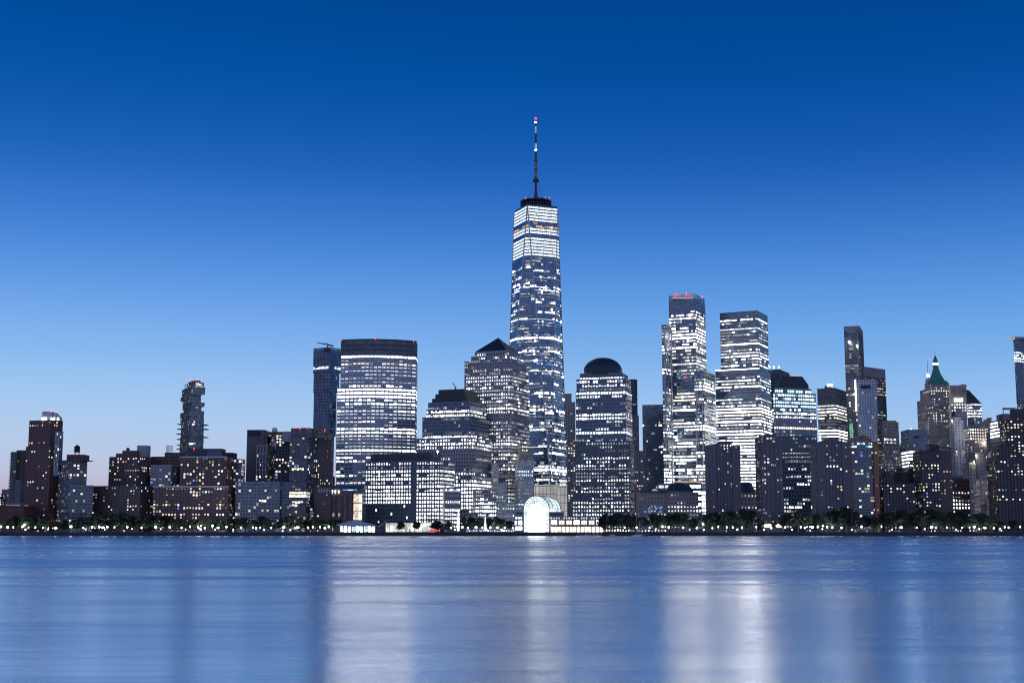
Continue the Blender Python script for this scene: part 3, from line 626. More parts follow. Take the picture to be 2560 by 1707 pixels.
# ---- braced glass tower
b = Building('skyscraper', 'braced glass tower with red lit crown and diagonal steel bracing', 'skyscraper', 'the steel braced glass tower', 1720, 1650)
eu = lambda x: 1500 + x * .4211
ev = lambda y: 700 + y * .4209
TG = style('metal_mid', 'gl_blue', 4.15, 2.9, .95, .66, True)
mid = 'hhhox.h#xxdhxhhxdohxx##h  '
b.tier(quad(eu(408), eu(562), eu(622), ev(118), 1652, 25), zz(ev(560), 1650) if 0 else GZ - .2, zz(ev(118), 1652), TG, '  hxhxx#hxohxoheodxxh#.hxxhhxhxxdhxhxo###x#  ', 1)
b.tier(quad(eu(366), eu(388), eu(424), ev(268), 1640, -60), GZ - .2, zz(ev(268), 1640), TG, 'dhohodh.ohdxhhhxdhxhx####x . ', 2)
b.tier(quad(eu(560), eu(612), eu(680), ev(540), 1638, 24), GZ - .2, zz(ev(540), 1638), TG, 'ohxdhohhxoh.xo#hx.xx#h  ', 3)
b.tier(quad(eu(345), eu(600), eu(652), ev(1206), 1628, 10, 30), GZ - .2, zz(ev(1206), 1628), style('metal_mid', 'gl_blue', 7, 8, .85, .6, True), 'x##x  ', 4)
zc0, zc1 = zz(ev(118), 1652), zz(ev(80), 1652)
q = quad(eu(408), eu(562), eu(622), ev(118), 1652, 25)
m = MB()
for i in range(4):
    A, B = q[i], q[(i + 1) % 4]; ln = math.hypot(B[0] - A[0], B[1] - A[1]); n = ((B[1] - A[1]) / ln, -(B[0] - A[0]) / ln)
    a = (A[0] + (B[0] - A[0]) * .04, A[1] + (B[1] - A[1]) * .04); c = (A[0] + (B[0] - A[0]) * .96, A[1] + (B[1] - A[1]) * .96)
    for k in range(6): z = zc0 + (zc1 - zc0) * (k + .4) / 6; m.obox(a, c, n, -.5, .1, z, z + .35)
    for k in range(9):
        t = k / 8; x, y = a[0] + (c[0] - a[0]) * t, a[1] + (c[1] - a[1]) * t; m.box(x - .25, x + .25, y - .25, y + .25, zc0, zc1)
m.build('crown_screen', 'metal_mid', b.root)
m = MB(); m.prism(inset(q, .8), zc0 + .82, zc0 + (zc1 - zc0) * .5); m.build('crown_plant', 'metal_dark', b.root)
for l, r_ in ((426, 480), (502, 558)):
    m = MB(); D = 1653.5; m.box(xx(eu(l), ev(95), D), xx(eu(r_), ev(95), D), D - .2, D, zz(ev(97), D), zz(ev(88), D)); m.build('crown_light', 'R1', b.root)
m = MB(); D = 1653; m.box(xx(eu(425), ev(108), D), xx(eu(556), ev(108), D), D - .2, D, zz(ev(112), D), zz(ev(104), D)); m.build('crown_light', 'W1', b.root)
for x, y in ((455, 82), (512, 79), (606, 98)): b.beacon(eu(x), ev(y), 1652, r=.8)
def brace(x0, x1, y0, y1, D, n):
    m = MB(); P = lambda x, y: (xx(eu(x), ev(y), D), D, zz(ev(y), D))
    m.tube(P(x0, y0), P(x0 + 8, y1), .8, n=5); m.tube(P(x1, y0), P(x1 + 6, y1), .8, n=5)
    for k in range(n):
        ya = y0 + (y1 - y0) * k / n; yb = y0 + (y1 - y0) * (k + 1) / n
        m.tube(P(x0 + 8 * k / n, ya), P(x1 + 6 * k / n, ya), .7, n=5)
        if k % 2: m.tube(P(x0 + 8 * k / n, ya), P(x1 + 6 * (k + 1) / n, yb), .7, n=5)
        else: m.tube(P(x1 + 6 * k / n, ya), P(x0 + 8 * (k + 1) / n, yb), .7, n=5)
    m.build('steel_brace', 'steel', b.root)
brace(384, 424, 290, 1204, 1637, 7); brace(570, 606, 560, 1204, 1635.5, 5)
m = MB(); D = 1627; P = lambda x, y: (xx(eu(x), ev(y), D), zz(ev(y), D))
m.box(P(440, 1198)[0], P(590, 1198)[0], D, D + .5, P(440, 1200)[1], P(440, 1194)[1]); m.build('canopy_light', 'O1', b.root)
b.done(1654, 1788)
# ---- stepped mirror tower
b = Building('skyscraper', 'smooth mirror glass tower with one step and blazing lower floors', 'skyscraper', 'the stepped mirror glass tower', 1850, 1700)
fu = lambda x: 1740 + x * .3956
fv = lambda y: 740 + y * .3954
MG = style('metal_mid', 'gl_pale', 4.1, 2.8, .97, .56, True, .18)
b.tier(quad(fu(122), fu(400), fu(470), fv(458), 1696, 24), GZ - .2, zz(fv(458), 1696), MG, '  hxhxh..xhx#xx#xhx#xx#x##x#x#x##x##x#x#.   ..o. ', 1)
b.tier(quad(fu(150), fu(385), fu(450), fv(95), 1702, 26), zz(fv(458), 1696), zz(fv(95), 1702), MG, '  .xohoxhhohox.hxxhohx '[1:], 2)
m = MB(); D = 1695; q = quad(fu(122), fu(400), fu(470), fv(458), 1696, 24); ln = math.dist(q[0], q[1]); n = ((q[1][1] - q[0][1]) / ln, -(q[1][0] - q[0][0]) / ln)
m.obox(q[0], q[1], n, .4, .7, zz(fv(458), 1696) - .4, zz(fv(458), 1696) + .6); m.build('ledge_light', 'W3', b.root)
b.done(1787, 1926)
S('office_tower', 'dark office slab half hidden behind the mirror tower with roof lamps', 'skyscraper', 'the dark slab behind the mirror tower', 1920, 1973, 1850,
  [(1890, 1948, 1973, 924, 1850, 26, None, style('granite_dark', 'gl_dark', 4.2, 3, .9, .5, True), '  hxdhxhdxhx', 'g')],
  lambda b: [b.beacon(fu(x), fv(448), 1852, 'beacon_white', .8, 'roof_lamp') for x in (465, 492, 523)])
# ---- mastaba-roofed office
b = Building('office_tower', 'office tower with dark sloping mansard roof right of the mirror tower', 'skyscraper', 'the mansard roofed office tower', 1985, 1470)
DM = style('metal_mid', 'gl_pale', 4.1, 2.9, .84, .6)
b.tier(quad(fu(540), None, fu(762), fv(887), 1452, 4, 40), GZ - .2, zz(fv(887), 1452), style('granite_dark', 'gl_dark', 4.1, 2.9, .62, .55), 'hoomdhhhxo.hxoxxo', 1)
b.tier(quad(fu(488), fu(500), fu(756), fv(612), 1460, -20), zz(fv(887), 1452) - 20, zz(fv(612), 1460), DM, 'ccccxo.wo.xx.', 2)
b.tier(quad(fu(498), fu(506), fu(728), fv(583), 1464, -20), zz(fv(612), 1460), zz(fv(583), 1464), DM, 'c', 3)
q = quad(fu(512), fu(518), fu(712), fv(575), 1468, -20, 30); za, zb_, zc_ = zz(fv(583), 1464) + .5, zz(fv(556), 1468), zz(fv(506), 1475)
b.box(q, za, zb_, 'copper_dark', 'roof_base'); b.box(q, zb_, zc_, 'copper_dark', 'mansard_roof', inset(q, .62))
for x, y in ((616, 499), (628, 499)): b.beacon(fu(x), fv(y), 1480, r=.5)
b.done(1932, 2038)
# ---- three slab apartment towers on the water
GP = style('slab_purple', 'gl_res', 2.9, 3.0, .62, .6); GW = style('slab_purple', 'gl_res', 60, 60, .02, .02)
def gateway(label, short, l, m_, r, v, D, wall_l, wall_r, top, lobby=False):
    b = Building('apartment_tower', label, 'skyscraper', short, (l + r) / 2, D, 'slab apartment towers by the water')
    a0, a1 = l + (r - l) * wall_l, r - (r - l) * wall_r
    zt = zz(v, D)
    b.tier(quad(a0, None, a1, v, D, 0, 26), GZ - .2, zt, GP, 'RrrsRrrsrrsrrrsr', 1)
    for x0, x1 in ((l, a0 - .3), (a1 + .3, r)):
        if x1 - x0 > 12:
            s = x0 + (x1 - x0) * .2
            b.tier(quad(x0, None, x1, v + 4, D - .9, 0, 26), GZ - .2, zz(v + 4, D), style('slab_purple', 'gl_res', 2.9, 10, .16, .5), '.rr.rr.', 3)
    for k in range(5):      # ribs between the window bays
        u = a0 + (a1 - a0) * (k + .5) / 5; m = MB(); x = xx(u, 1200, D); m.box(x - .5, x + .5, D - .9, D - .35, GZ, zz(v + 2, D)); m.build('rib', 'wall_grey', b.root)
    for (tl, tr, tv) in top: b.box(quad(tl, None, tr, tv, D + 3, 0, 14), zt + .8, zz(tv, D + 3), 'slab_purple', 'penthouse')
    if lobby:
        m = MB(); D -= .6; m.box(xx(l + 2, 1310, D), xx(r - 2, 1310, D), D - .5, D, zz(1317, D), zz(1310, D)); m.build('lobby_window', 'warm_shop', b.root)
    return b.done(l, r)
gateway('grey slab apartment tower standing left of the mirror tower base', 'the left slab apartment tower', 1772, 0, 1850, 1110, 1318, .24, .27, ((1800, 1832, 1102),))
gateway('grey slab apartment tower with lit lobby reaching down to the waterfront', 'the slab tower with the lit lobby', 1897, 0, 1956, 1092, 1300, .04, .04, ((1914, 1940, 1084),), True)
gateway('grey slab apartment tower left of the orange brick one', 'the slab tower beside the orange one', 2040, 0, 2124, 1103, 1312, .26, .25, ((2064, 2092, 1094),))
# ---- low stone offices with dark octagonal roofs
def lowdome(label, short, u0, u1, v, D, wing, r0, r1, rv0, rv1, rows, flat):
    b = Building('office_block', label, 'building', short, (u0 + u1) / 2, D)
    LS = style('tan_stone', 'gl_dark', 4.0, 3.4, .4, .42)
    b.tier(quad(u0, None, u1, v, D, 0, 40), GZ - .2, zz(v, D), LS, rows, 2)
    if wing: b.tier(quad(wing[0], None, wing[1], wing[2], D + 5, 0, 34), GZ - .2, zz(wing[2], D + 5), LS, '. ohox', 3)
    q = octo(quad(r0, None, r1, rv0, D + 4, 0, (xx(r1, rv0, D) - xx(r0, rv0, D))), .28); za, zb_ = zz(v, D) + .5, zz(rv0, D + 10)
    zm = zz(rv1, D + 4)
    b.box(q, za, zm, 'granite_dark', 'drum'); b.box(inset(q, 1.0), zm, zm + (zb_ - zm) * .75, 'copper_dark', 'octagon_roof', inset(q, .72)); b.box(inset(q, .72), zm + (zb_ - zm) * .75, zb_, 'copper_dark', 'octagon_roof', inset(q, flat))
    return b
b = lowdome('low stone office with dark octagonal roof below the braced tower', 'the low octagon roofed office', 1668, 1746, 1232, 1385, (1600, 1674, 1230), 1668, 1736, 1206, 1226, 'ooxhho', .45)
ph(b, 1601, 1670, 1226.5, 1230, 1388, 'metal_dark', 'roof_curb', 20)
m = MB(); m.sphere((xx(1638, 1228, 1392), 1396, zz(1229, 1392)), 3.5); m.build('skylight_dome', 'W1', b.root)
for u in (1613, 1624, 1640, 1651):
    for v in (1270, 1279):
        if (u, v) not in ((1640, 1279), (1613, 1270)): x, z = xx(u, v, 1389.4), zz(v, 1389.4); b.pane([(x - .9, 1389.4, z - 1), (x + .9, 1389.4, z - 1), (x + .9, 1389.4, z + 1), (x - .9, 1389.4, z + 1)], 'B1')
b.done(1600, 1746)
b = lowdome('small stone office with dark octagonal roof between two slab towers', 'the small octagon roofed office', 1850, 1902, 1234, 1400, None, 1846, 1890, 1205, 1232, 'o.hoxo', .5)
b.done(1850, 1902)
# ---- financial district, right
gu = lambda x: 2000 + x * .3699
gv = lambda y: 780 + y * .3699
hu = lambda x: 2240 + x * .3571
hv = lambda y: 800 + y * .3571
S('office_tower', 'black faceted office tower with bright ribbon floors and roof floodlight', 'skyscraper', 'the black faceted office tower', 2042, 2118, 1750,
  [(gu(116), gu(235), gu(312), gv(516), 1750, 30, None, style('metal_dark', 'gl_dark', 4.1, 3, .95, .55, True), '  xwd#xo.d#hdho..o', 'g')],
  lambda b: [ph(b, gu(180), gu(220), gv(494), gv(510), 1765, 'metal_mid')] + [b.beacon(gu(x), gv(491), 1763, 'beacon_white', .9, 'roof_lamp') for x in (188, 203, 217)])
def f(b):
    D = 1648; q = quad(gu(296.5), gu(402), gu(424), gv(125), 1651.5, 20); zt = zz(gv(93), 1652)
    b.box(q, zz(gv(140), 1652) + .82, zt, 'concrete', 'crown_wall')
    for l, r_, y0, y1 in ((309, 322, 128, 140), (375, 395, 122, 138), (308, 316, 144, 160), (322, 330, 144, 160), (336, 344, 144, 160), (352, 394, 142, 186)):
        x0, x1 = xx(gu(l), gv(y0), 1652), xx(gu(r_), gv(y0), 1652); f_ = lambda x: q[1][1] + (q[1][0] - x) * math.tan(R(20))
        m = MB(); m.add([(x0, f_(x0) - .5, zz(gv(y1), 1652)), (x1, f_(x1) - .5, zz(gv(y1), 1652)), (x1, f_(x1) - .5, zz(gv(y0), 1652)), (x0, f_(x0) - .5, zz(gv(y0), 1652))], [(0, 1, 2, 3)]); m.build('crown_opening', 'gl_dark', b.root)
    m = MB(); q = quad(gu(297), gu(402), gu(420), gv(180), 1650, 20)
    m.box(xx(gu(398), gv(500), 1649), xx(gu(404), gv(500), 1649) + .4, 1648, 1649.6, GZ, zz(gv(130), 1649)); m.build('corner_pier', 'concrete', b.root)
    for x, y, r in ((334, 203, 1.7), (386, 229, 1.1)): b.beacon(gu(x), gv(y), 1646, 'beacon_white', r, 'flood_lamp')
    for k in range(12): z = zz(gv(470 + k * 18), D); x = xx(gu(372), gv(550), D); b.pane([(x, D, z), (x + 1.5, D, z), (x + 1.5, D, z + 2.5), (x, D, z + 2.5)], 'W3')
    for k in range(9): z = zz(gv(760 + k * 11), D); x = xx(gu(335), gv(800), D); b.pane([(x, D, z), (x + 4.5, D, z), (x + 4.5, D, z + 1.5), (x, D, z + 1.5)], 'G1')
S('skyscraper', 'very slender dark tower with notched concrete crown and one floodlight', 'skyscraper', 'the slender notched tower', 2108, 2158, 1650,
  [(gu(297), gu(402), gu(424), gv(140), 1652, 20, None, style('granite_dark', 'gl_res', 3.6, 2.8, .8, .7), ' ..d.orsrssrrs.r.s.', 'g')], f)
S('office_tower', 'dark finned office tower with red lit band under its crown', 'skyscraper', 'the finned tower with the red band', 2156, 2212, 1820,
  [(gu(400), gu(428), gu(574), gv(372), 1820, -40, None, style('granite_mid', 'gl_dark', 4.0, 2.4, .6, .86), '   ', 441 * .3699 + 780), (gu(402), gu(430), gu(576), gv(436), 1818, -40, None, style('metal_dark', 'gl_dark', 4.1, 3, .9, .55, True), 'ey.hd.xd.oxo..o.', 'g')])
S('apartment_tower', 'pale blue stepped tower with three dark square openings at its top', 'skyscraper', 'the pale blue stepped tower', 2146, 2202, 1600,
  [(gu(393), gu(518), gu(545), gv(700), 1600, 14, None, style('pale_stone', 'gl_blue', 3.3, 3.0, .6, .75), 'rsr.r', 'g'), (gu(394), gu(516), gu(526), gv(460), 1603, 14, None, style('pale_stone', 'gl_blue', 3.3, 3.0, .6, .75), ' .rr..r', 's')],
  lambda b: [ph(b, gu(x), gu(x + 17), gv(492), gv(514), 1602, 'black_paint', 'roof_opening', 2) for x in (413, 436, 459)])
S('office_block', 'broad tan curved stone office with a lit upper arcade', 'building', 'the broad tan stone office', 2196, 2248, 1680,
  [(gu(520), gu(552), gu(664), gv(742), 1680, -25, None, style('tan_stone', 'gl_dark', 4.0, 2.3, .42, .6), ' .x.odo.do.ddod', 'g')], lambda b: [ph(b, gu(575), gu(650), gv(733), gv(741), 1690, 'tan_stone')])
S('office_block', 'white classical stone building with arched crown and corner lantern', 'building', 'the white classical building', 2226, 2276, 1700,
  [(gu(610), None, gu(742), gv(1000), 1695, 0, 30, style('pale_stone', 'gl_dark', 4, 3.4, .4, .5), 'dd', 'g'), (gu(626), None, gu(738), gv(955), 1700, 0, 26, style('pale_stone', 'gl_dark', 4, 3.4, .4, .5), '.d', 's'),
   (gu(678), None, gu(724), gv(905), 1706, 0, 18, style('concrete', 'gl_dark', 5, 4, .5, .7), ' ', 's')],
  lambda b: [b.box(octo(quad(gu(682), None, gu(720), gv(884), 1708, 0, 14)), b.zt + .8, zz(gv(884), 1708), 'metal_mid', 'cupola', inset(octo(quad(gu(682), None, gu(720), gv(884), 1708, 0, 14)), .7))])
S('office_block', 'flat topped glass office with bright white ribbons before the green pyramid', 'building', 'the ribboned glass office', 2270, 2320, 1560,
  [(hu(86), None, hu(222), hv(770), 1560, 0, 30, style('metal_mid', 'gl_pale', 4.0, 2.7, .94, .6, True), '  .#xdx.#x.xx#', 'g')],
  lambda b: [ph(b, hu(130), hu(162), hv(806), hv(828), 1558.5, 'metal_dark', 'louvre', 1), b.beacon(hu(104), hv(760), 1565, 'beacon_white', .3, 'roof_lamp')])
def f(b):
    D = 1858; q = quad(hu(262), None, hu(352), hv(445), D, 0, 30); cx = sum(p[0] for p in q) / 4; cy = sum(p[1] for p in q) / 4
    zs = [zz(hv(y), D) for y in (450, 420, 372, 318)]; ks = [1.0, .86, .48, .24]
    for i in range(3): b.box(inset(q, ks[i]), zs[i], zs[i + 1], 'copper_green', 'pyramid_roof', inset(q, ks[i + 1]))
    z2 = zz(hv(286), D); r = 4.0
    m = MB(); m.lathe((cx, cy), [(4.6, zs[3]), (4.4, zs[3] + 2), (3.6, zs[3] + 2.2), (3.6, z2 - 1), (4.2, z2 - .8), (3.8, z2), (2.4, zz(hv(262), D)), (1.0, zz(hv(245), D)), (.3, zz(hv(238), D)), (.15, zz(hv(205), D))], 8); m.build('spire', 'copper_green', b.root)
    m = MB(); m.lathe((cx, cy), [(3.75, zs[3] + 2.4), (3.75, z2 - 1.2)], 8); m.build('lantern', 'W3', b.root)
    for k in range(5): ph(b, hu(252 + k * 24), hu(262 + k * 24), hv(424), hv(446), 1853, 'copper_green', 'dormer', 2)
    ph(b, hu(350), hu(372), hv(436), hv(490), 1856, 'limestone', 'turret', 8)
S('skyscraper', 'limestone tower with steep green copper pyramid roof and spire', 'skyscraper', 'the green pyramid tower', 2322, 2376, 1858,
  [(hu(218), None, hu(380), hv(640), 1850, 0, 40, style('tan_stone', 'gl_dark', 3.8, 3.6, .44, .5), 'RssRRsrsrs', 'g'), (hu(240), None, hu(378), hv(485), 1854, 0, 34, style('tan_stone', 'gl_dark', 3.8, 3.6, .46, .5), 'wRRsRRR', 's'), (hu(252), None, hu(362), hv(446), 1858, 0, 30, style('limestone', 'gl_dark', 3.8, 3.6, .4, .5), 'R', 's')], f)
def f(b):
    D = 1955; xc = xx(hu(238), hv(440), D); m = MB()
    m.lathe((xc, D + 8), [(6, zz(hv(486), D)), (5.6, zz(hv(440), D)), (4.2, zz(hv(436), D)), (4.0, zz(hv(412), D)), (2.2, zz(hv(406), D)), (1.6, zz(hv(396), D)), (.5, zz(hv(385), D)), (.22, zz(hv(276), D))], 8); m.build('spire', 'limestone', b.root)
    m = MB(); m.lathe((xc, D + 8), [(1.7, zz(hv(394), D)), (1.5, zz(hv(374), D))], 8); m.build('lantern', 'beacon_white', b.root)
    b.beacon(hu(237), hv(274), D, r=.5)
    for x in (226, 232): m = MB(); z0, z1 = zz(hv(488), D), zz(hv(452), D); x0 = xx(hu(x), hv(470), D); m.box(x0 - .5, x0 + .5, D + .5, D + 1.2, z0, z1); m.build('buttress_light', 'W2', b.root)
S('skyscraper', 'slim stone tower with needle spire just left of the green pyramid', 'skyscraper', 'the needle spired stone tower', 2310, 2326, 1955,
  [(hu(197), None, hu(262), hv(560), 1950, 0, 34, style('tan_stone', 'gl_dark', 3.8, 3.4, .42, .5), 'ssrsrss', 'g'), (hu(206), None, hu(256), hv(488), 1955, 0, 26, style('tan_stone', 'gl_dark', 3.8, 3.4, .42, .5), 'sr', 's')], f)
def f(b):
    q = quad(hu(224), None, hu(306), hv(765), 1772, 0, 24); z = b.zt + .5; zt = zz(hv(668), 1780)
    for k in range(9): b.box(inset(q, 1 - k * .1), z + (zt - z) * k / 9, z + (zt - z) * (k + 1) / 9, 'tan_stone', 'pyramid_step')
S('office_tower', 'stone tower with stepped stone pyramid in front of the green pyramid', 'skyscraper', 'the stepped stone pyramid tower', 2318, 2352, 1765,
  [(hu(218), None, hu(312), hv(812), 1765, 0, 30, style('tan_stone', 'gl_dark', 3.8, 3.4, .42, .5), '.rs', 'g')], f)
S('office_block', 'ornate tan stone block with green copper cornice below the pyramids', 'building', 'the green corniced stone block', 2318, 2378, 1700,
  [(hu(224), None, hu(386), hv(892), 1700, 0, 30, TAN, 'ssRs', 'g'), (hu(236), None, hu(352), hv(842), 1706, 0, 24, TAN, 'sr', 's')],
  lambda b: [ph(b, hu(300), hu(388), hv(884), hv(891), 1698, 'copper_green', 'cornice', 3)])
def f(b):
    ph(b, hu(384), hu(494), hv(456), hv(466), 1715, 'limestone', 'crown', 16); ph(b, hu(460), hu(492), hv(449), hv(456), 1718, 'limestone')
    m = MB(); z0, z1 = zz(hv(582), 1707), zz(hv(545), 1707)
    for k in range(8): x = xx(hu(386 + k * 15), hv(520), 1708.6); m.box(x - .4, x + .4, 1708.3, 1709.6, zz(hv(530), 1709), zz(hv(470), 1709)); 
    m.build('pier', 'tan_stone', b.root)
    for k in range(4):
        x = xx(hu(406 + k * 16.5), hv(560), 1708.4); b.pane([(x, 1708.4, zz(hv(572), 1708)), (x + 2.6, 1708.4, zz(hv(572), 1708)), (x + 2.6, 1708.4, zz(hv(546), 1708)), (x, 1708.4, zz(hv(546), 1708))], 'P3')
S('office_tower', 'plain limestone tower with four tall lit windows near its flat top', 'skyscraper', 'the flat topped limestone tower', 2376, 2424, 1710,
  [(hu(382), hu(492), hu(516), hv(580), 1709, 15, None, LIME, 'wrsrrsrsRssrR', 'g'), (hu(384), hu(490), hu(508), hv(466), 1711, 15, None, style('limestone', 'gl_dark', 9, 9, .1, .1), ' ', 's')], f)
def f(b):
    D = 1800; pts = [(hu(497), hv(572)), (hu(597), hv(580)), (hu(590), hv(575)), (hu(512), hv(492)), (hu(497), hv(487))]; w = [(xx(u, v, D), zz(v, D)) for u, v in pts]
    m = MB(); n = len(w); m.add([(x, D, z) for x, z in w] + [(x, D + 30, z) for x, z in w], [tuple(range(n)), tuple(range(2 * n - 1, n - 1, -1))] + [(i + n, (i + 1) % n + n, (i + 1) % n, i) for i in range(n)]); m.build('sloped_roof', 'copper_dark', b.root)
S('office_tower', 'glass tower with dark sloping roof beside the flat topped limestone one', 'skyscraper', 'the sloping roofed tower', 2420, 2454, 1802,
  [(hu(497), hu(540), hu(597), hv(580), 1802, -25, 30, style('metal_mid', 'gl_blue', 4, 3, .9, .6), 'xohhodhxd', 'g')], f)
S('office_tower', 'slim white stone slab with a dark tank before the limestone tower', 'skyscraper', 'the slim white slab with the tank', 2375, 2408, 1620,
  [(hu(380), hu(404), hu(470), hv(706), 1620, -18, None, style('pale_stone', 'gl_dark', 3.6, 4.4, .36, .55), ' .r..r...', 'g'), (hu(388), hu(408), hu(455), hv(686), 1624, -18, None, style('pale_stone', 'gl_dark', 4, 5, .2, .3), ' ', 's')],
  lambda b: [b.tank(hu(398), hu(426), hv(634), hv(684), 1630, 'metal_dark'), b.beacon(hu(393), hv(703), 1612, 'city_flood', .5, 'roof_lamp')])
S('office_block', 'tan brick office sprinkled with lit windows right of the white slab', 'building', 'the tan brick office', 2424, 2466, 1660,
  [(hu(512), None, hu(632), hv(756), 1660, 0, 30, LIME, 'wRRsRsRsR', 'g'), (hu(534), None, hu(576), hv(738), 1666, 0, 20, LIME, '.', 's')], lambda b: b.beacon(hu(621), hv(856), 1657, 'city_flood', 1.3 * .6, 'flood_lamp'))
def f(b):
    for l, r, v0, v1, D in ((632, 692, 706, 736, 1692), (642, 676, 690, 706, 1695)): b.box(octo(quad(hu(l), None, hu(r), hv(v0), D, 0, 20)), zz(hv(v1), D), zz(hv(v0), D), 'tan_stone', 'crown')
    m = MB(); m.lathe((xx(hu(658), hv(690), 1700), 1702), [(4, zz(hv(690), 1700)), (3, zz(hv(684), 1700)), (.3, zz(hv(680), 1700))], 10); m.build('cupola', 'tan_stone', b.root)
S('office_tower', 'brown stone tower with rounded domed crown near right edge', 'skyscraper', 'the rounded crown stone tower', 2462, 2492, 1690,
  [(hu(628), None, hu(712), hv(770), 1686, 0, 26, TAN, 'RsRsrsrs', 'g'), (hu(628), None, hu(698), hv(734), 1690, 0, 22, TAN, 'RR', 's')], f)
S('office_block', 'blank grey concrete slab wall beside a narrow lit tan facade', 'building', 'the blank grey slab', 2422, 2462, 1560,
  [(hu(556), None, hu(618), hv(932), 1560, 0, 24, style('concrete', 'gl_dark', 60, 60, .02, .02), ' ', 'g'), (hu(512), None, hu(556), hv(1004), 1556, 0, 24, LIME, 'rrsrrRR', 'g'), (hu(538), None, hu(558), hv(985), 1564, 0, 10, LIME, 'w', 'g')],
  lambda b: [b.beacon(hu(562), hv(948), 1556, 'city_flood', 1.2 * .6, 'flood_lamp'), b.beacon(hu(548), hv(988), 1552, 'city_flood', 1.0 * .6, 'flood_lamp')])
S('apartment_block', 'short brick building with rows of bright lit windows under the white slab', 'building', 'the short brick building with bright rows', 2377, 2423, 1400,
  [(hu(385), None, hu(512), hv(1116), 1400, 0, 26, style('brick_red', 'gl_dark', 4.0, 3.0, .5, .5), 'd.hhx#xodx', 'g'), (hu(390), None, hu(470), hv(1093), 1406, 0, 14, style('metal_mid', 'gl_dark', 4, 3, .5, .4), ' ', 's')])
S('apartment_block', 'small stepped stone block with tower rooms right of the grey slab', 'building', 'the small stepped stone block', 2450, 2476, 1480,
  [(hu(588), None, hu(656), hv(1150), 1480, 0, 20, TAN, '.rrsR', 'g'), (hu(594), None, hu(648), hv(1118), 1484, 0, 16, TAN, 'd', 's'), (hu(608), None, hu(640), hv(1092), 1487, 0, 10, TAN, ' ', 's')])
S('apartment_block', 'low pale terrace building tucked left of the dark brick corner block', 'building', 'the low pale terrace building', 2472, 2500, 1470,
  [(hu(655), None, hu(690), hv(1260), 1470, 0, 20, LIME, 'rr', 'g'), (hu(664), None, hu(700), hv(1222), 1474, 0, 20, style('pale_stone', 'gl_dark', 3.6, 3.2, .4, .5), 'r', 's'), (hu(682), None, hu(738), hv(928), 1500, 0, 16, style('pale_stone', 'gl_dark', 3.8, 3.2, .3, .4), ' .r.r', 'g')],
  lambda b: b.beacon(hu(697), hv(1204), 1466, 'city_flood', 1.1 * .6, 'flood_lamp'))
S('office_tower', 'dark glass office with bright white top floors near right edge', 'skyscraper', 'the glass office with bright top floors', 2493, 2540, 1590,
  [(hu(712), None, hu(790), hv(705), 1590, 0, 26, style('metal_mid', 'gl_blue', 4, 3, .94, .6, True), 'x#.yo d.o.o..', 'g'), (hu(746), None, hu(836), hv(660), 1605, 0, 20, style('concrete', 'gl_dark', 30, 30, .02, .02), ' ', 'g')],
  lambda b: [ph(b, hu(722), hu(746), hv(664), hv(704), 1592, 'metal_dark', 'penthouse', 8), ph(b, hu(750), hu(836), hv(613), hv(626), 1606, 'metal_mid', 'roof_gantry', 3)] + [ph(b, hu(x), hu(x + 3), hv(626), hv(660), 1606, 'metal_mid', 'post', 1) for x in (750, 832)])
S('skyscraper', 'tall balconied glass tower cut off by the right edge', 'skyscraper', 'the tall glass tower at the right edge', 2530, 2566, 1600,
  [(hu(822), hu(830), hu(920), hv(140), 1600, -30, None, style('metal_mid', 'gl_tint', 3.4, 3.2, .94, .72), 'rxr.r.r..r.r...r.', 'g')],
  lambda b: [b.box(quad(hu(817), None, hu(834), hv(104), 1603, 0, 10), b.zt + .82, zz(hv(108), 1602), 'W1', 'lit_crown'), b.box(quad(hu(834), None, hu(920), hv(122), 1602, 0, 12), b.zt + .81, zz(hv(118), 1602), 'metal_mid', 'crown')])
S('apartment_tower', 'dark red brick apartment block filling the right edge by the water', 'skyscraper', 'the dark brick block at the right edge', 2490, 2566, 1335,
  [(hu(700), None, hu(910), hv(960), 1335, 0, 26, RES_DARK, 'rsRrrsRssrsr', 'g'), (hu(718), None, hu(842), hv(882), 1341, 0, 22, RES_DARK, '.r', 's'), (hu(770), None, hu(912), hv(700), 1372, 0, 20, RES_DARK, 'RsR', 'g'), (hu(838), None, hu(912), hv(626), 1376, 0, 16, RES_DARK, ' .', 's')])
# ---- brick apartment blocks by the water, right of centre
def f(b):
    D = 1322; m = MB(); z0 = zz(gv(878), D); q = [(gu(345), gv(878)), (gu(498), gv(878)), (gu(468), gv(845)), (gu(432), gv(829)), (gu(400), gv(832)), (gu(370), gv(850))]; w = [(xx(u, v, D), zz(v, D)) for u, v in q]; n = len(w)
    m.add([(x, D, z) for x, z in w] + [(x, D + 14, z) for x, z in w], [tuple(range(n)), tuple(range(2 * n - 1, n - 1, -1))] + [(i + n, (i + 1) % n + n, (i + 1) % n, i) for i in range(n)]); m.build('gable', 'brick_orange', b.root)
    m = MB(); x, z = xx(gu(418), gv(852), D), zz(gv(852), D); m.add([(x + 2.6 * math.cos(a * math.pi / 6), D - .15, z + 2.6 * math.sin(a * math.pi / 6)) for a in range(12)], [tuple(range(12))]); m.build('round_window', 'gl_dark', b.root)
    for l, r in ((322, 348), (494, 524)): b.tier(quad(gu(l), None, gu(r), gv(880), 1317, 0, 12), GZ - .2, zz(gv(880), 1317), style('brick_orange', 'gl_res', 3.0, 3.2, .4, .5), 'rr.rrr', 7, 'corner_bay')
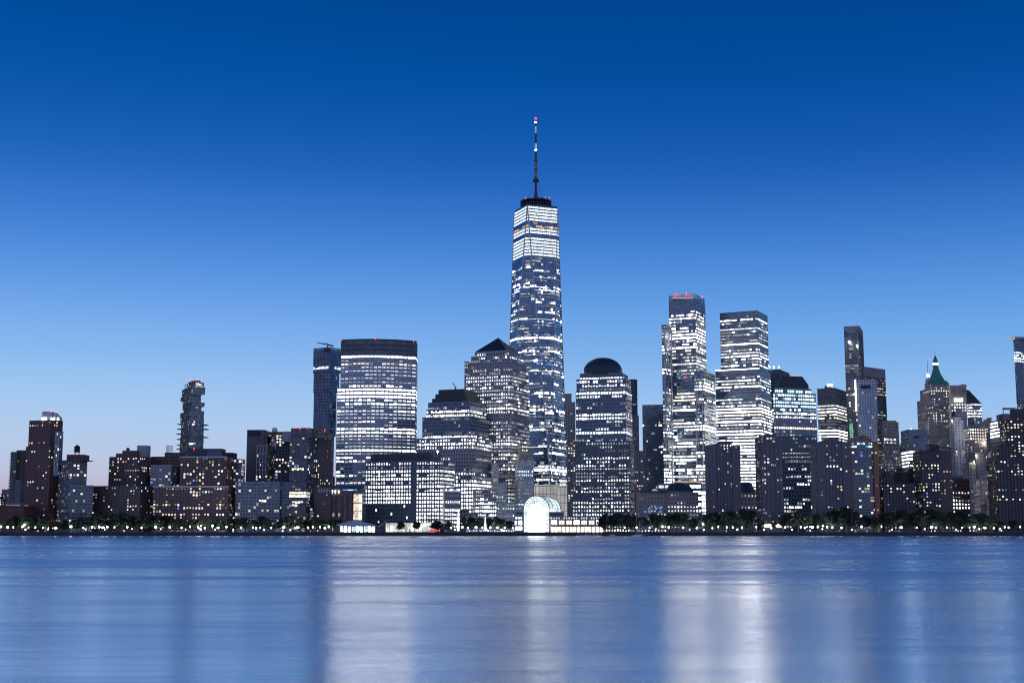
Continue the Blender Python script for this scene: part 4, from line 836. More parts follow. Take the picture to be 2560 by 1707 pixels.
S('apartment_tower', 'orange brick apartment tower with a stepped rounded gable', 'skyscraper', 'the orange brick gabled tower', 2118, 2196, 1320,
  [(gu(345), None, gu(498), gv(878), 1320, 0, 26, style('metal_mid', 'gl_res', 3.0, 2.9, .8, .66), 'csrrsrrsrrsrs', 'g')], f)
S('apartment_block', 'dark brick block with a small water tank hut behind the low brick row', 'building', 'the dark brick block with the domed hut', 2232, 2290, 1380,
  [(gu(636), None, gu(742), gv(1085), 1380, 0, 24, RES_BROWN, 'rsr', 'g'), (gu(746), None, gu(800), gv(1060), 1378, 0, 20, RES_DARK, 'rsrs', 'g')],
  lambda b: [b.tank(gu(664), gu(704), gv(1046), gv(1086), 1384, 'brick_brown')])
S('apartment_block', 'low dark brick apartment row with scattered warm windows right of the orange tower', 'building', 'the low dark brick row', 2176, 2302, 1322,
  [(gu(474), None, gu(560), gv(1146), 1322, 0, 20, RES_RED, 'rrrs', 'g'), (gu(522), None, gu(625), gv(1112), 1330, 0, 24, RES_DARK, '.rsrr', 'g'), (gu(560), None, gu(775), gv(1160), 1316, 0, 26, RES_DARK, 'RrsrRr', 'g'), (gu(575), None, gu(620), gv(1078), 1334, 0, 12, RES_DARK, ' ', zz and gv(1112))])
S('apartment_tower', 'dark brown brick apartment tower with a black roof box in front of the ribboned office', 'skyscraper', 'the dark brown brick tower', 2296, 2380, 1330,
  [(hu(172), None, hu(300), hv(918), 1328, 0, 26, RES_DARK, '.RrRsRrr', 'g'), (hu(298), None, hu(384), hv(918), 1334, 0, 24, RES_BROWN, '..r.rrrr', 'g'), (hu(238), None, hu(300), hv(874), 1332, 0, 14, style('brick_dark', 'gl_dark', 20, 20, .02, .02), ' ', hv(918))])
# ------------------------------------------------------------------ waterfront: glass hall, arcade, pier, pylons
b = Building('winter_garden', 'glowing barrel vaulted glass hall on the promenade', 'glass hall', 'the glowing glass hall', 1342, 1335)
D = 1330; x0, x1 = xx(1309, 1300, D), xx(1373, 1300, D); xc = (x0 + x1) / 2; r = (x1 - x0) / 2; zs = zz(1239, D) - r
def arch(rr, n=20): return [(xc + rr * math.cos(math.pi * k / n), zs + rr * math.sin(math.pi * k / n)) for k in range(n + 1)]
pts = [(x1 - .5, GZ)] + arch(r - .5) + [(x0 + .5, GZ)]
m = MB(); m.add([(x, D + .6, z) for x, z in pts], [tuple(range(len(pts) - 1, -1, -1))]); m.build('end_glazing', 'garden_glow', b.root)
ri = r * .66; m = MB(); p2 = [(xc + ri, GZ + .1)] + [(xc + ri * math.cos(math.pi * k / 16), zs - 3 + ri * math.sin(math.pi * k / 16)) for k in range(17)] + [(xc - ri, GZ + .1)]; m.add([(x, D + .4, z) for x, z in p2], [tuple(range(len(p2) - 1, -1, -1))]); m.build('glow_panel', 'garden_core', b.root)  # added glowing panel, stands in for the brighter light inside the hall
m = MB()
for rr in (r, r * .82, r * .62, r * .42, r * .22):
    a = arch(rr)
    for k in range(20): m.tube((a[k][0], D, a[k][1]), (a[k + 1][0], D, a[k + 1][1]), .5 if rr == r else .24, n=4)
    for sx in (-1, 1): m.tube((xc + sx * rr, D, GZ), (xc + sx * rr, D, zs), .42 if rr == r else .2, n=4)
for k in range(1, 12):
    a = math.pi * k / 12; m.tube((xc + r * .22 * math.cos(a), D, zs + r * .22 * math.sin(a)), (xc + r * math.cos(a), D, zs + r * math.sin(a)), .24, n=4)
for k in range(1, 6): z = GZ + (zs - GZ) * k / 6; m.tube((x0, D, z), (x1, D, z), .22, n=4)
m.build('arch_frame', 'metal_mid', b.root)
# vault stepping back: three barrels of shrinking then growing radius, swung to the right
dirx, diry = .42, .91
segs = [(0.6, 9, r * .995), (9.2, 20, r * 1.0), (20.2, 30, r * .94), (30.2, 36, r * .8)]
for i, (s0, s1, rr) in enumerate(segs):
    m = MB(); n = 20; ring = lambda s: [(xc + rr * math.cos(math.pi * k / n) + dirx * s, D + .8 + diry * s, zs + rr * math.sin(math.pi * k / n)) for k in range(n + 1)]
    A, B = ring(s0), ring(s1); A = [(A[0][0], A[0][1], GZ)] + A + [(A[-1][0], A[-1][1], GZ)]; B = [(B[0][0], B[0][1], GZ)] + B + [(B[-1][0], B[-1][1], GZ)]
    m.add(A + B, [(k, k + 1, k + 1 + len(A), k + len(A)) for k in range(len(A) - 1)]); m.build('vault', 'garden_vault', b.root)
    m = MB()
    for s in [s0 + (s1 - s0) * t / 3 for t in range(4)]:
        a = [(xc + (rr + .2) * math.cos(math.pi * k / n) + dirx * s, D + .8 + diry * s, zs + (rr + .2) * math.sin(math.pi * k / n)) for k in range(n + 1)]
        for k in range(n): m.tube(a[k], a[k + 1], .34 if s in (s0, s1) else .2, n=4)
    for k in range(0, n + 1, 2): p = math.pi * k / n; m.tube((xc + (rr + .2) * math.cos(p) + dirx * s0, D + .8 + diry * s0, zs + (rr + .2) * math.sin(p)), (xc + (rr + .2) * math.cos(p) + dirx * s1, D + .8 + diry * s1, zs + (rr + .2) * math.sin(p)), .16, n=4)
    m.build('vault_rib', 'metal_mid', b.root)
for s in (-1, 1):
    m = MB(); x = xc + s * (r + 1.6); m.box(x - 1.2, x + 1.2, D - 1, D + 3, GZ, GZ + 14); m.build('side_pier', 'granite_mid', b.root)
b.done(1309, 1373)
# arcade to the right
b = Building('arcade', 'long low stone arcade with six big lit bays beside the glass hall', 'building', 'the long low arcade', 1440, 1322)
D = 1320; u0, u1 = 1376, 1507; x0, x1 = xx(u0, 1300, D), xx(u1, 1300, D); b.box([(x0, D), (x1, D), (x1, D + 22), (x0, D + 22)], GZ - .2, zz(1290, D), 'granite_mid', 'wall')
b.box([(x0, D - 3), (x1, D - 3), (x1, D - .02), (x0, D - .02)], zz(1314.5, D), zz(1313, D), 'granite_dark', 'terrace_slab')
b.box([(x0 - 1, D + 2), (xx(1410, 1285, D), D + 2), (xx(1410, 1285, D), D + 20), (x0 - 1, D + 20)], zz(1290, D) + .01, zz(1279, D), 'granite_dark', 'attic')
nb = 7
for k in range(nb):
    a = x0 + (x1 - x0) * (k + .14) / nb; c = x0 + (x1 - x0) * (k + .86) / nb; m = MB(); m.quad([(a, D - .05, zz(1310.5, D)), (c, D - .05, zz(1310.5, D)), (c, D - .05, zz(1300.5, D)), (a, D - .05, zz(1300.5, D))]); w = m.build('bay_window', 'Y3' if k % 3 else 'W3', b.root)
    m = MB()
    for q in range(1, 4): x = a + (c - a) * q / 4; m.box(x - .12, x + .12, D - .2, D - .08, zz(1310.5, D), zz(1300.5, D))
    m.build('mullion', 'metal_dark', w)
for k in range(21):
    if k in (4, 11, 15): continue
    a = x0 + (x1 - x0) * (k + .28) / 21; c = x0 + (x1 - x0) * (k + .72) / 21; m = MB(); m.quad([(a, D - .05, zz(1296.5, D)), (c, D - .05, zz(1296.5, D)), (c, D - .05, zz(1292.8, D)), (a, D - .05, zz(1292.8, D))]); m.build('window', 'W2', b.root)
for k in range(14):
    a = x0 + (x1 - x0) * (k + .12) / 14; c = x0 + (x1 - x0) * (k + .9) / 14; m = MB(); m.quad([(a, D - .05, GZ + .2), (c, D - .05, GZ + .2), (c, D - .05, zz(1316, D)), (a, D - .05, zz(1316, D))]); m.build('shop_window', 'warm_shop', b.root)
b.done(1376, 1507)
b = Building('pavilion', 'small stone pavilion with two lit squares left of the glass hall', 'building', 'the small pavilion', 1297, 1320)
D = 1318; x0, x1 = xx(1286, 1300, D), xx(1308, 1300, D); b.box([(x0, D), (x1, D), (x1, D + 16), (x0, D + 16)], GZ - .2, zz(1286, D), 'granite_mid', 'wall'); b.box([(xx(1291, 1283, D), D + 1), (x1, D + 1), (x1, D + 12), (xx(1291, 1283, D), D + 12)], zz(1286, D) + .01, zz(1279, D), 'granite_dark', 'attic')
for ul, ur, va, vb in ((1287.5, 1292, 1311, 1302), (1296, 1305, 1311, 1301), (1289, 1293, 1296, 1293), (1296, 1299, 1296, 1293), (1301.5, 1304.5, 1296, 1293), (1288, 1305, 1324, 1316)):
    m = MB(); m.quad([(xx(ul, va, D), D - .05, zz(va, D)), (xx(ur, va, D), D - .05, zz(va, D)), (xx(ur, va, D), D - .05, zz(vb, D)), (xx(ul, va, D), D - .05, zz(vb, D))]); m.build('window', 'W3', b.root)
b.done(1286, 1308)
# low white-lit terrace between ziggurat tower and hall
S('terrace_wing', 'low pale stone wing glowing behind the promenade trees left of the hall', 'building', 'the low pale wing', 1160, 1288, 1345,
  [(1165, None, 1287, 1292, 1345, 0, 20, style('pale_stone', 'gl_pale', 4.0, 2.3, .5, .5), 'ddx', 'g')])
# ferry landing with tent roof
D = 1262; f = empty('ferry_terminal', (xx(890, 1320, D), D, 0), 'ferry landing under a peaked grey tent roof', 'ferry terminal')
P = lambda u, v, d=0: (xx(u, v, D + d), D + d, zz(v, D + d))
m = MB(); pk = P(885, 1300, 8); lf = P(826, 1315, 2); rt = P(942, 1314, 2); fr = P(884, 1315.5, -6); bl = P(842, 1309, 20); br = P(930, 1309, 20)
th = .35
def tri_s(a, c, e): m.add([a, c, e, (a[0], a[1], a[2] - th), (c[0], c[1], c[2] - th), (e[0], e[1], e[2] - th)], [(0, 1, 2), (5, 4, 3), (0, 3, 4, 1), (1, 4, 5, 2), (2, 5, 3, 0)])
ml, mr_ = P(858, 1311, 0), P(914, 1311, 0)
tri_s(pk, lf, ml); tri_s(pk, ml, fr); tri_s(pk, fr, mr_); tri_s(pk, mr_, rt); tri_s(pk, bl, lf); tri_s(pk, rt, br); tri_s(pk, br, bl); m.build('tent_roof', 'canvas', f)
m = MB(); tri_s(P(822, 1302, 4), P(862, 1310, 4), P(828, 1306, 12)); m.build('tent_roof', 'canvas', f)
m = MB(); tri_s(P(942, 1316, 6), P(966, 1300, 4), P(958, 1313, 12)); m.build('tent_roof', 'canvas', f)
for u, v in ((832, 1314), (858, 1312), (884, 1315), (914, 1312), (938, 1314)):
    m = MB(); a = P(u, v, 0); m.tube((a[0], a[1], 2.2), a, .22); m.build('column', 'steel', f)
m = MB(); m.tube(P(938, 1331), P(962, 1301), .35); m.tube(P(946, 1331), P(968, 1303), .25); m.build('gangway_frame', 'metal_mid', f)
m = MB(); m.box(P(826, 1330)[0], P(964, 1330)[0], D - 8, D + 24, 1.4, 2.3); m.build('deck', 'metal_dark', f)
for k in range(9):
    m = MB(); u = 848 + k * 10; m.box(P(u, 1320)[0], P(u + 7, 1320)[0], D + 6, D + 6.2, 2.6, zz(1314 + (k % 3), D)); m.build('glazed_screen', 'W3' if k % 3 else 'C2', f)
gp = 'timber piles along the ferry pier'
pu = [830 + k * 3.9 for k in range(28)] + [757, 759, 792, 795, 798, 940, 953, 958, 985, 993, 996, 1024, 1026]
rp = random.Random(5)
for i, u in enumerate(pu):
    y = D - 10 - rp.random() * 3; x = xx(u, 1330, y); h = 3.4 + rp.random() * 1.2 + (2.5 if i in (0, 28, 32, 39) else 0)
    m = MB(); m.tube((x, y, -3), (x, y, h), .34, .3, 7); m.tube((x, y, h), (x, y, h + .25), .36, .1, 7)
    o = m.build('timber_pile', 'wood_pile'); tag(o, 'dark timber pile standing in the water before the ferry landing' if i < 28 else 'lone dark mooring pile in front of the seawall away from the ferry landing', 'pile', gp if i < 28 else 'lone mooring piles')
# lit pylons
for u, vt, lab in ((1145.5, 1273, 'taller glowing lattice pylon left of the promenade trees'), (1213, 1290, 'shorter glowing lattice pylon among the promenade trees')):
    D = 1256; x = xx(u, 1320, D); zt = zz(vt, D); r = empty('light_pylon', (x, D, GZ), lab, 'pylon')
    m = MB(); m.lathe((x, D), [(1.1, GZ + 1.4), (1.0, GZ + (zt - GZ) * .55), (.55, GZ + (zt - GZ) * .58), (.35, zt - 1), (.1, zt)], 8); m.build('shaft', 'pylon_glow', r)
    m = MB(); m.box(x - 1.6, x + 1.6, D - 1.6, D + 1.6, GZ - .1, GZ + 1.4); m.build('plinth', 'granite_dark', r)
    m = MB()
    for k in range(9): z = GZ + 2 + (zt - GZ) * .06 * k; m.lathe((x, D), [(1.2, z), (1.2, z + .15)], 8)
    m.build('hoop', 'steel', r)
# sailing boats moored before the wall, floating dock
for u, vt, hull, lab in ((1591, 1284, 9, 'moored sailing boat with the tallest bare mast'), (1599, 1302, 6, 'small moored sailing boat between two taller masts'), (1605, 1296, 8, 'moored sailing boat with a slanting furled boom'), (1530, 1308, 5, 'lone small sailing boat moored left of the others')):
    D = 1243 - (u % 3); x = xx(u, 1320, D); zt = zz(vt, D); r = empty('sailing_boat', (x, D, 0), lab, 'sailing boat')
    m = MB(); L = hull; st = [(-.5, .55, .9), (-.25, 1.1, .8), (.1, 1.2, .85), (.35, .7, 1.0), (.5, .05, 1.25)]
    vs = []
    for t, w, h in st: vs += [(x + t * L, D - w, h), (x + t * L, D - w * .6, .1), (x + t * L, D, -.4), (x + t * L, D + w * .6, .1), (x + t * L, D + w, h)]
    fs = [(5 * i + k, 5 * i + 5 + k, 5 * i + 6 + k, 5 * i + k + 1) for i in range(4) for k in range(4)] + [(5 * i, 5 * i + 4, 5 * i + 9, 5 * i + 5) for i in range(4)] + [(0, 1, 2, 3, 4)]
    m.add(vs, fs); m.build('hull', 'white_paint' if u != 1605 else 'metal_dark', r)
    m = MB(); m.box(x - L * .2, x + L * .12, D - .6, D + .6, .8, 1.35); m.build('cabin', 'white_paint', r)
    m = MB(); m.tube((x, D, .5), (x, D, zt), .13, .08); m.build('mast', 'steel', r)
    m = MB(); m.tube((x, D, 2), (x + (L * .45 if u != 1605 else 7), D, 2.1 if u != 1605 else 1.6), .12); m.build('boom', 'steel', r)
    m = MB(); m.tube((x, D, zt), (x + L * .5, D, 1.3), .04, n=3); m.tube((x, D, zt), (x - L * .48, D, 1.0), .04, n=3); m.build('stay', 'steel', r)
D = 1240; r = empty('floating_dock', (xx(1473, 1335, D), D, 0), 'low pale floating dock with blue lamps below the arcade', 'dock')
x0, x1 = xx(1444, 1335, D), xx(1504, 1335, D); m = MB(); m.box(x0, x1, D - 3, D + 3, -.3, .7); m.build('pontoon', 'white_paint', r)
for k in range(7): m = MB(); x = x0 + (x1 - x0) * k / 6; m.tube((x, D + 2.6, .5), (x, D + 2.6, 3.4), .16); m.build('post', 'steel', r)
m = MB(); m.tube((x0, D + 2.6, 3.3), (x1, D + 2.6, 3.3), .1); m.tube((x0, D + 2.6, 2.2), (x1, D + 2.6, 2.2), .07); m.build('handrail', 'steel', r)
for t in (.35, .72): m = MB(); m.sphere((x0 + (x1 - x0) * t, D - 2, 1.2), .5); m.build('dock_lamp', 'B1', r)
# ------------------------------------------------------------------ ground, seawall, water
m = MB(); m.box(-3000, 3000, 1250.6, 4500, -6, GZ); tag(m.build('ground', 'soil'), kind='structure')
m = MB(); m.quad([(-2500, 1250.8, GZ + .01), (2500, 1250.8, GZ + .01), (2500, 1268, GZ + .01), (-2500, 1268, GZ + .01)]); tag(m.build('promenade', 'paving'), kind='structure')
m = MB(); m.box(-2500, 2500, 1249.6, 1250.59, -6, GZ + .25); m.box(-2500, 2500, 1249.3, 1249.59, GZ - .35, GZ + .3)
for k in range(-60, 61):
    x = k * 13.6; m.box(x - .6, x + .6, 1248.9, 1249.58, -4, GZ - .36)
tag(m.build('seawall', 'seawall'), 'long dark stone seawall with low buttresses above the water', 'seawall', kind='structure')
m = MB()
for k in range(-230, 231): m.tube((k * 2.4, 1251.2, GZ), (k * 2.4, 1251.2, GZ + 1.1), .05, n=4)
for z in (GZ + 1.1, GZ + .6): m.tube((-552, 1251.2, z), (552, 1251.2, z), .05, n=4)
r = empty('railing', (0, 1251.2, GZ), 'long low metal railing along the top of the seawall', 'railing'); m.build('rail', 'metal_mid', r)

mw, nt, N, L = newmat('water')
out = N.new('ShaderNodeOutputMaterial'); p = N.new('ShaderNodeBsdfPrincipled'); L.new(p.outputs[0], out.inputs[0])
p.inputs['Base Color'].default_value = (.50, .61, .72, 1); p.inputs['Metallic'].default_value = .9; p.inputs['IOR'].default_value = 1.333
g = N.new('ShaderNodeNewGeometry')
def stretch(sx, sy, detail, sc_=1.0, dist=0.):
    v = N.new('ShaderNodeVectorMath'); v.operation = 'MULTIPLY'; v.inputs[1].default_value = (sx, sy, 1); L.new(g.outputs['Position'], v.inputs[0])
    n = N.new('ShaderNodeTexNoise'); n.inputs['Scale'].default_value = sc_; n.inputs['Detail'].default_value = detail; n.inputs['Distortion'].default_value = dist; L.new(v.outputs[0], n.inputs['Vector'])
    return n.outputs[0]
def mrange(src, a, b_, c, d, smooth=True):
    n = N.new('ShaderNodeMapRange'); n.inputs[1].default_value = a; n.inputs[2].default_value = b_; n.inputs[3].default_value = c; n.inputs[4].default_value = d
    if smooth: n.interpolation_type = 'SMOOTHSTEP'
    L.new(src, n.inputs[0]); return n.outputs[0]
def math2(op, a, b_):
    n = N.new('ShaderNodeMath'); n.operation = op
    for i, s in enumerate((a, b_)):
        if isinstance(s, (int, float)): n.inputs[i].default_value = s
        else: L.new(s, n.inputs[i])
    return n.outputs[0]
sep = N.new('ShaderNodeSeparateXYZ'); L.new(g.outputs['Position'], sep.inputs[0])
patch = stretch(.004, .018, 4, 1, .6)            # broad wind patches
fine = stretch(.012, .11, 5)                    # long crests
far = mrange(math2('ADD', sep.outputs['Y'], math2('MULTIPLY', mrange(stretch(.012, .05, 4), .3, .7, -1, 1), 55)), 75, 190, 0, 1)   # rougher open reach beyond the sheltered near water
rp_ = math2('MULTIPLY', math2('ADD', math2('MULTIPLY', mrange(patch, .42, .62, -1, 1), .06), math2('MULTIPLY', mrange(fine, .3, .7, -1, 1), .04)), mrange(far, 0, 1, .3, 1, False))
rough = math2('ADD', math2('ADD', mrange(far, 0, 1, .23, .305, False), rp_), 0)
silk = math2('MULTIPLY', mrange(stretch(.09, .8, 5, 1, .8), .3, .7, -1, 1), .016)
L.new(math2('ADD', rough, silk), p.inputs['Roughness'])
bn = N.new('ShaderNodeBump'); bn.inputs['Strength'].default_value = 1; bn.inputs['Distance'].default_value = .028; L.new(mrange(far, 0, 1, .9, .3, False), bn.inputs['Strength'])
L.new(math2('ADD', math2('ADD', stretch(.05, .35, 4), math2('MULTIPLY', stretch(.035, 1.5, 3), .16)), math2('MULTIPLY', stretch(.012, .06, 3), 2.0)), bn.inputs['Height'])
L.new(bn.outputs[0], p.inputs['Normal'])
m = MB(); ys = [-400, 0, 40, 100, 200, 500, 1249.7]
for a, c in zip(ys, ys[1:]): m.quad([(-3000, a, 0), (3000, a, 0), (3000, c, 0), (-3000, c, 0)])
tag(m.build('water', 'paving'), kind='structure'); o = bpy.data.objects['water']; o.data.materials[0] = mw

# ------------------------------------------------------------------ trees
def leafmat(name, col):
    m, nt, N, L = newmat(name); out = N.new('ShaderNodeOutputMaterial'); p = N.new('ShaderNodeBsdfPrincipled'); L.new(p.outputs[0], out.inputs[0])
    g = N.new('ShaderNodeNewGeometry'); n = N.new('ShaderNodeTexNoise'); n.inputs['Scale'].default_value = .7; L.new(g.outputs['Position'], n.inputs['Vector'])
    cr = N.new('ShaderNodeValToRGB'); cr.color_ramp.elements[0].position = .35; cr.color_ramp.elements[1].position = .68
    cr.color_ramp.elements[0].color = (*[c * .6 for c in col], 1); cr.color_ramp.elements[1].color = (*[c * 1.5 for c in col], 1)
    L.new(n.outputs[0], cr.inputs[0]); L.new(cr.outputs[0], p.inputs['Base Color']); p.inputs['Roughness'].default_value = .65; MATS[name] = m
leafmat('leaf', (.027, .042, .022)); leafmat('leaf_olive', (.065, .07, .03))
def tree_mesh(seed, mat, H=10., W=8., n=2400):
    rg = random.Random(seed); tr = MB(); cr = MB(); hb = H * .22
    tr.tube((0, 0, -.3), (0, 0, H * .55), .26, .14, 7)
    lobes = []
    for k in range(11):
        a = rg.random() * 6.283; d = W * (.08 + .36 * rg.random()); z = hb + (H - hb) * (.22 + .6 * rg.random()); rad = W * rg.uniform(.15, .26)
        if k == 0: d = 0; z = H - W * .2; rad = W * .2
        z = min(z, H - rad * .9); c = (d * math.cos(a), d * math.sin(a), z); lobes.append((c, rad))
        tr.tube((0, 0, hb + (z - hb) * .2), (c[0] * .9, c[1] * .9, z - rad * .2), .1, .04, 5)
    for k in range(n):
        c, rad = rg.choice(lobes); th_ = rg.random() * 6.283; ph_ = math.acos(rg.uniform(-1, 1)); rr = rad * (rg.random() ** .35) * rg.uniform(.9, 1.12)
        q = Vector((c[0] + rr * math.sin(ph_) * math.cos(th_), c[1] + rr * math.sin(ph_) * math.sin(th_), c[2] + rr * math.cos(ph_) * .85))
        s = rg.uniform(.2, .46); u = Vector((rg.gauss(0, 1), rg.gauss(0, 1), rg.gauss(0, 1))).normalized(); w = u.orthogonal().normalized()
        e = u.cross(w); cr.add([q + w * s, q + e * s * .7, q - w * s, q - e * s * .7], [(0, 1, 2, 3)])
    return tr, cr
TREES = []
for i in range(4):
    tr, cr = tree_mesh(40 + i, 'leaf', 10, (8.5, 9.5, 7.5, 9)[i])
    t = bpy.data.objects.new('tree', None); C.objects.link(t); a = tr.build('trunk', 'bark'); c = cr.build('crown', 'leaf' if i < 3 else 'leaf_olive'); a.parent = t; c.parent = t; TREES.append([t, False])
def near(u):
    best = None
    for l, r_, s in BLD:
        if l - 2 <= u <= r_ + 2 and (best is None or (r_ - l) < best[0]): best = (r_ - l, s)
    return best[1] if best else 'the water'
rt = random.Random(77)
prof = [(2, 1304, 24), (18, 1296, 30), (38, 1290, 36), (62, 1288, 40), (88, 1289, 40), (112, 1292, 36), (136, 1301, 30), (158, 1302, 28), (182, 1300, 30), (205, 1297, 34), (228, 1291, 38), (252, 1284, 44), (280, 1283, 46), (306, 1285, 44), (332, 1290, 36), (356, 1289, 38), (384, 1287, 44), (410, 1293, 34),
 (436, 1299, 30), (462, 1296, 32), (486, 1299, 28), (512, 1302, 26), (540, 1300, 30), (562, 1300, 30), (588, 1296, 32), (612, 1297, 34), (634, 1301, 28), (652, 1293, 36), (672, 1296, 30), (704, 1296, 32), (722, 1293, 34), (746, 1295, 30), (764, 1300, 26), (784, 1294, 34), (808, 1302, 22), (826, 1297, 30), (848, 1300, 24),
 (1003, 1304, 24), (1040, 1303, 26), (1096, 1301, 30), (1118, 1304, 24), (1160, 1296, 28), (1178, 1294, 32), (1196, 1292, 32), (1222, 1294, 30), (1240, 1296, 30), (1258, 1299, 28), (1276, 1305, 24),
 (1512, 1288, 30), (1530, 1286, 32), (1548, 1286, 32), (1568, 1286, 34), (1588, 1287, 32), (1608, 1290, 28), (1630, 1286, 32), (1652, 1282, 34), (1674, 1286, 32), (1692, 1280, 36), (1712, 1284, 32), (1732, 1293, 28), (1750, 1294, 26), (1768, 1284, 34), (1788, 1281, 36), (1812, 1284, 34), (1832, 1280, 38), (1856, 1277, 44), (1882, 1279, 40), (1902, 1300, 24), (1936, 1308, 16),
 (1972, 1283, 38), (1996, 1281, 40), (2020, 1284, 36), (2044, 1286, 34), (2066, 1280, 40), (2090, 1276, 44), (2116, 1272, 48), (2140, 1277, 40), (2164, 1290, 32), (2186, 1291, 32), (2206, 1284, 36), (2230, 1279, 42), (2256, 1278, 44), (2282, 1279, 42), (2306, 1280, 40), (2330, 1279, 42), (2356, 1284, 36), (2380, 1284, 36), (2404, 1285, 36), (2430, 1284, 36), (2456, 1284, 38), (2480, 1292, 32), (2506, 1302, 26), (2530, 1303, 26), (2552, 1304, 24)]
cnt = {}; NUM = ['first', 'second', 'third', 'fourth', 'fifth', 'sixth', 'seventh', 'eighth', 'ninth', 'tenth', 'eleventh', 'twelfth']
for i, (u, v, w) in enumerate(prof):
    D = 1262 + (i * 7 % 5) * 5; k = i % 3 if not (430 < u < 560 and i % 2) else 3
    if u in (1003, 1040): D = 1258
    src, used = TREES[k]
    if not used: o = src; TREES[k][1] = True; kids = list(src.children)
    else:
        o = src.copy(); C.objects.link(o); kids = []
        for ch in src.children: c = ch.copy(); C.objects.link(c); c.parent = o; kids.append(c)
    h = (zz(v, D) - GZ + .4) * rt.uniform(.96, 1.16); wd = w * rt.uniform(1.0, 1.35) / FPX * D / 8.6
    o.location = (xx(u, 1320, D), D, GZ); o.rotation_euler.z = rt.random() * 6.28; o.scale = (wd, wd, h / 10)
    s = near(u); cnt[s] = cnt.get(s, 0) + 1
    hw = 'tall' if h > 18 else ('young' if h < 11 else 'dark')
    tag(o, f'{hw} {"olive" if k == 3 else "green"} tree, {NUM[cnt[s] - 1]} from left before {s}', 'tree', 'trees along the promenade')
# ------------------------------------------------------------------ lamps
LU = [2, 19, 33, 56, 71, 88, 107, 139, 177, 208, 230, 248, 257, 268, 286, 318, 354, 389, 424, 454, 475, 495, 512, 531, 545, 566, 603, 632, 640, 650, 678, 709, 742, 746, 770, 782, 800, 812, 822, 1128, 1156, 1170, 1190, 1206, 1226, 1244, 1262, 1282, 1562, 1592, 1624, 1656, 1672, 1708, 1742, 1781, 1796, 1817, 1832, 1855, 1891, 1928, 1963, 2002, 2012, 2031, 2045, 2068, 2081, 2104, 2154, 2204, 2253, 2292, 2329, 2340, 2367, 2405, 2424, 2436, 2462, 2485, 2512, 2522, 2551]
SMALL = [26, 64, 78, 120, 196, 214, 240, 262, 300, 330, 370, 402, 440, 464, 486, 503, 520, 538, 556, 583, 616, 660, 694, 726, 758, 1138, 1180, 1216, 1236, 1254, 1272, 1545, 1577, 1640, 1690, 1724, 1806, 1843, 1872, 1910, 1944, 1980, 2021, 2056, 2092, 2130, 2178, 2230, 2270, 2312, 2354, 2390, 2430, 2448, 2474, 2500, 2536]
FL = [(62, 1311, 0), (503, 1314, 0), (532, 1313, 0), (1757, 1309, 1), (2057, 1314, 1), (1759, 1323, 0), (500, 1320, 0)]
def lamp(kind):
    m = MB(); g = MB()
    if kind == 'post': m.lathe((0, 0), [(.22, 0), (.22, .5), (.09, .6), (.07, 4.0), (.2, 4.1), (.2, 4.2)], 7); g.sphere((0, 0, 4.7), .85, 8, 6)
    elif kind == 'low': m.lathe((0, 0), [(.12, 0), (.06, .4), (.06, 2.6), (.12, 2.65)], 6); g.sphere((0, 0, 2.85), .5, 8, 6)
    else: m.lathe((0, 0), [(.2, 0), (.12, 1), (.09, 8), (.16, 8.1)], 7); m.tube((0, 0, 7.8), (0, -1.2, 8.3), .06, n=5); g.sphere((0, -1.2, 8.3), .95, 8, 6)
    return m, g
lcnt = {}
def place(us, kind, nm, mats, group, word):
    src = {}
    for i, it in enumerate(us):
        u, v, grn = (it, None, i % 7 == 3) if not isinstance(it, tuple) else it
        D = 1254.5 + (i % 3) * 1.3; h = 1.0
        if v: h = (zz(v, D) - GZ) / 8.3
        mt = mats[1 if grn else 0]
        if mt not in src:
            m, g = lamp(kind); o = bpy.data.objects.new(nm, None); C.objects.link(o); a = m.build('post', 'metal_dark'); c = g.build('lamp_globe', mt); a.parent = o; c.parent = o; src[mt] = o
        else:
            o = src[mt].copy(); C.objects.link(o)
            for ch in src[mt].children: c = ch.copy(); C.objects.link(c); c.parent = o
        o.location = (xx(u, 1322, D), D, GZ); ls = random.Random(u * 3.7).choice((.5, .6, .75, .9, 1.0, 1.3, 1.6)); o.scale = (ls, ls, h * (1 if v else random.Random(u).uniform(.85, 1.15)))
        s = near(u); kk = (word, s); lcnt[kk] = lcnt.get(kk, 0) + 1
        tag(o, f'{NUM[lcnt[kk] - 1]} {word} from left before {s}', 'lamp', group)
place(LU, 'post', 'street_lamp', ('lamp_white', 'lamp_green'), 'globe lamps along the promenade', 'white globe lamp')
place([u for i, u in enumerate(SMALL) if i % 2], 'low', 'path_lamp', ('lamp_white', 'lamp_white'), 'small path lamps along the promenade', 'small path lamp')
place(FL, 'flood', 'flood_lamp', ('flood', 'flood'), 'bright floodlights along the promenade', 'very bright floodlight')

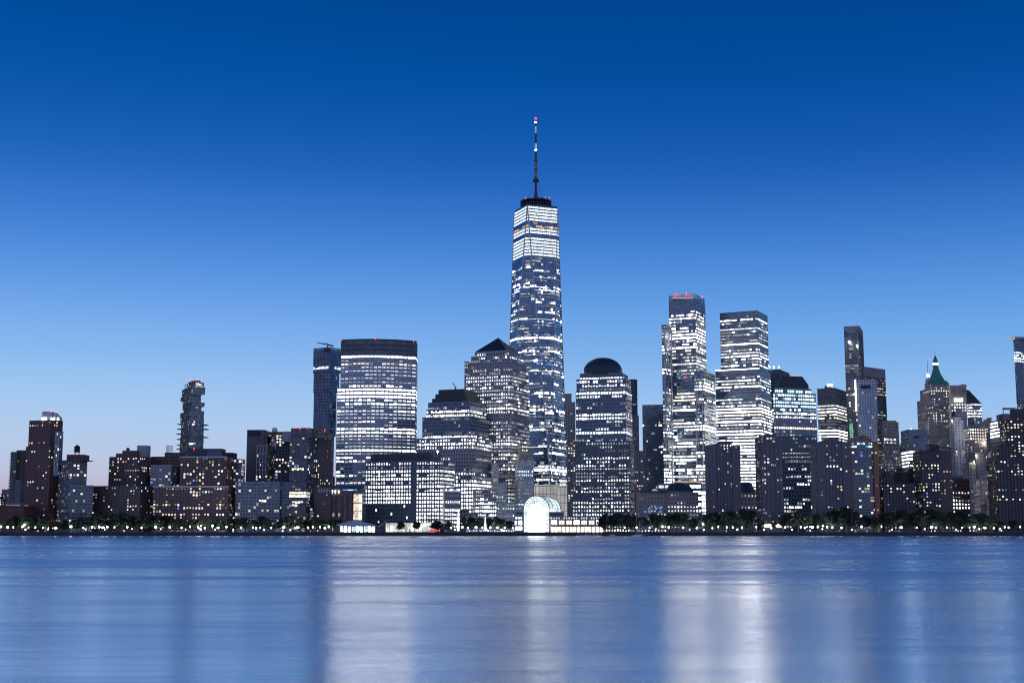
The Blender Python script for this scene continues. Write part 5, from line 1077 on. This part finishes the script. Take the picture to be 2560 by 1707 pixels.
# ------------------------------------------------------------------ sky
w = bpy.data.worlds.new('World'); sc.world = w; w.use_nodes = True
nt = w.node_tree; N = nt.nodes; L = nt.links; N.clear()
out = N.new('ShaderNodeOutputWorld'); bg = N.new('ShaderNodeBackground'); L.new(bg.outputs[0], out.inputs[0])
tc = N.new('ShaderNodeTexCoord'); nv = N.new('ShaderNodeVectorMath'); nv.operation = 'NORMALIZE'; L.new(tc.outputs['Generated'], nv.inputs[0])
sp_ = N.new('ShaderNodeSeparateXYZ'); L.new(nv.outputs[0], sp_.inputs[0])
def ramp(stops):
    r = N.new('ShaderNodeValToRGB'); e = r.color_ramp.elements; r.color_ramp.interpolation = 'EASE'
    r.color_ramp.interpolation = 'B_SPLINE'
    e[0].position = stops[0][0]; e[0].color = (*lin(stops[0][1]), 1); e[1].position = stops[-1][0]; e[1].color = (*lin(stops[-1][1]), 1)
    for p_, c in stops[1:-1]: x = e.new(p_); x.color = (*lin(c), 1)
    L.new(sp_.outputs['Z'], r.inputs[0]); return r.outputs[0]
LEFT = ramp([(0, (190, 146, 160)), (.02, (192, 166, 184)), (.045, (190, 200, 226)), (.083, (174, 206, 240)), (.128, (138, 187, 241)), (.187, (86, 148, 228)), (.246, (42, 110, 198)), (.288, (20, 93, 180)), (.33, (3, 81, 165)), (.384, (0, 72, 150)), (.6, (0, 56, 122)), (1, (0, 40, 95))])
RIGHT = ramp([(0, (172, 184, 216)), (.02, (174, 192, 226)), (.045, (176, 200, 236)), (.083, (160, 198, 238)), (.128, (120, 176, 236)), (.187, (77, 141, 220)), (.246, (34, 100, 186)), (.288, (16, 86, 170)), (.33, (2, 76, 156)), (.384, (0, 68, 142)), (.6, (0, 54, 118)), (1, (0, 40, 95))])
WEST = ramp([(0, (162, 166, 202)), (.2, (156, 170, 214)), (.5, (104, 136, 198)), (1, (30, 70, 135))])
def mix(f_, a, c):
    n = N.new('ShaderNodeMix'); n.data_type = 'RGBA'; L.new(f_, n.inputs[0]); L.new(a, n.inputs[6]); L.new(c, n.inputs[7]); return n.outputs[2]
def mr2(src, a, b_):
    n = N.new('ShaderNodeMapRange'); n.interpolation_type = 'SMOOTHSTEP'; n.inputs[1].default_value = a; n.inputs[2].default_value = b_; L.new(src, n.inputs[0]); return n.outputs[0]
east = mix(mr2(sp_.outputs['X'], -.42, .42), LEFT, RIGHT)
L.new(mix(mr2(sp_.outputs['Y'], .55, -.3), east, WEST), bg.inputs[0]); bg.inputs[1].default_value = 1.0

# ------------------------------------------------------------------ render settings
sc.view_settings.view_transform = 'Standard'; sc.view_settings.look = 'None'; sc.view_settings.exposure = 0; sc.view_settings.gamma = 1
sc.render.engine = 'CYCLES'; cy_ = sc.cycles
cy_.use_denoising = True; cy_.max_bounces = 5; cy_.diffuse_bounces = 2; cy_.glossy_bounces = 3; cy_.transmission_bounces = 1
cy_.filter_width = 1.1; cy_.sample_clamp_direct = 12; cy_.sample_clamp_indirect = 3; cy_.caustics_reflective = True; cy_.use_adaptive_sampling = False
for o in bpy.data.objects:
    if '_o' in o: del o['_o']
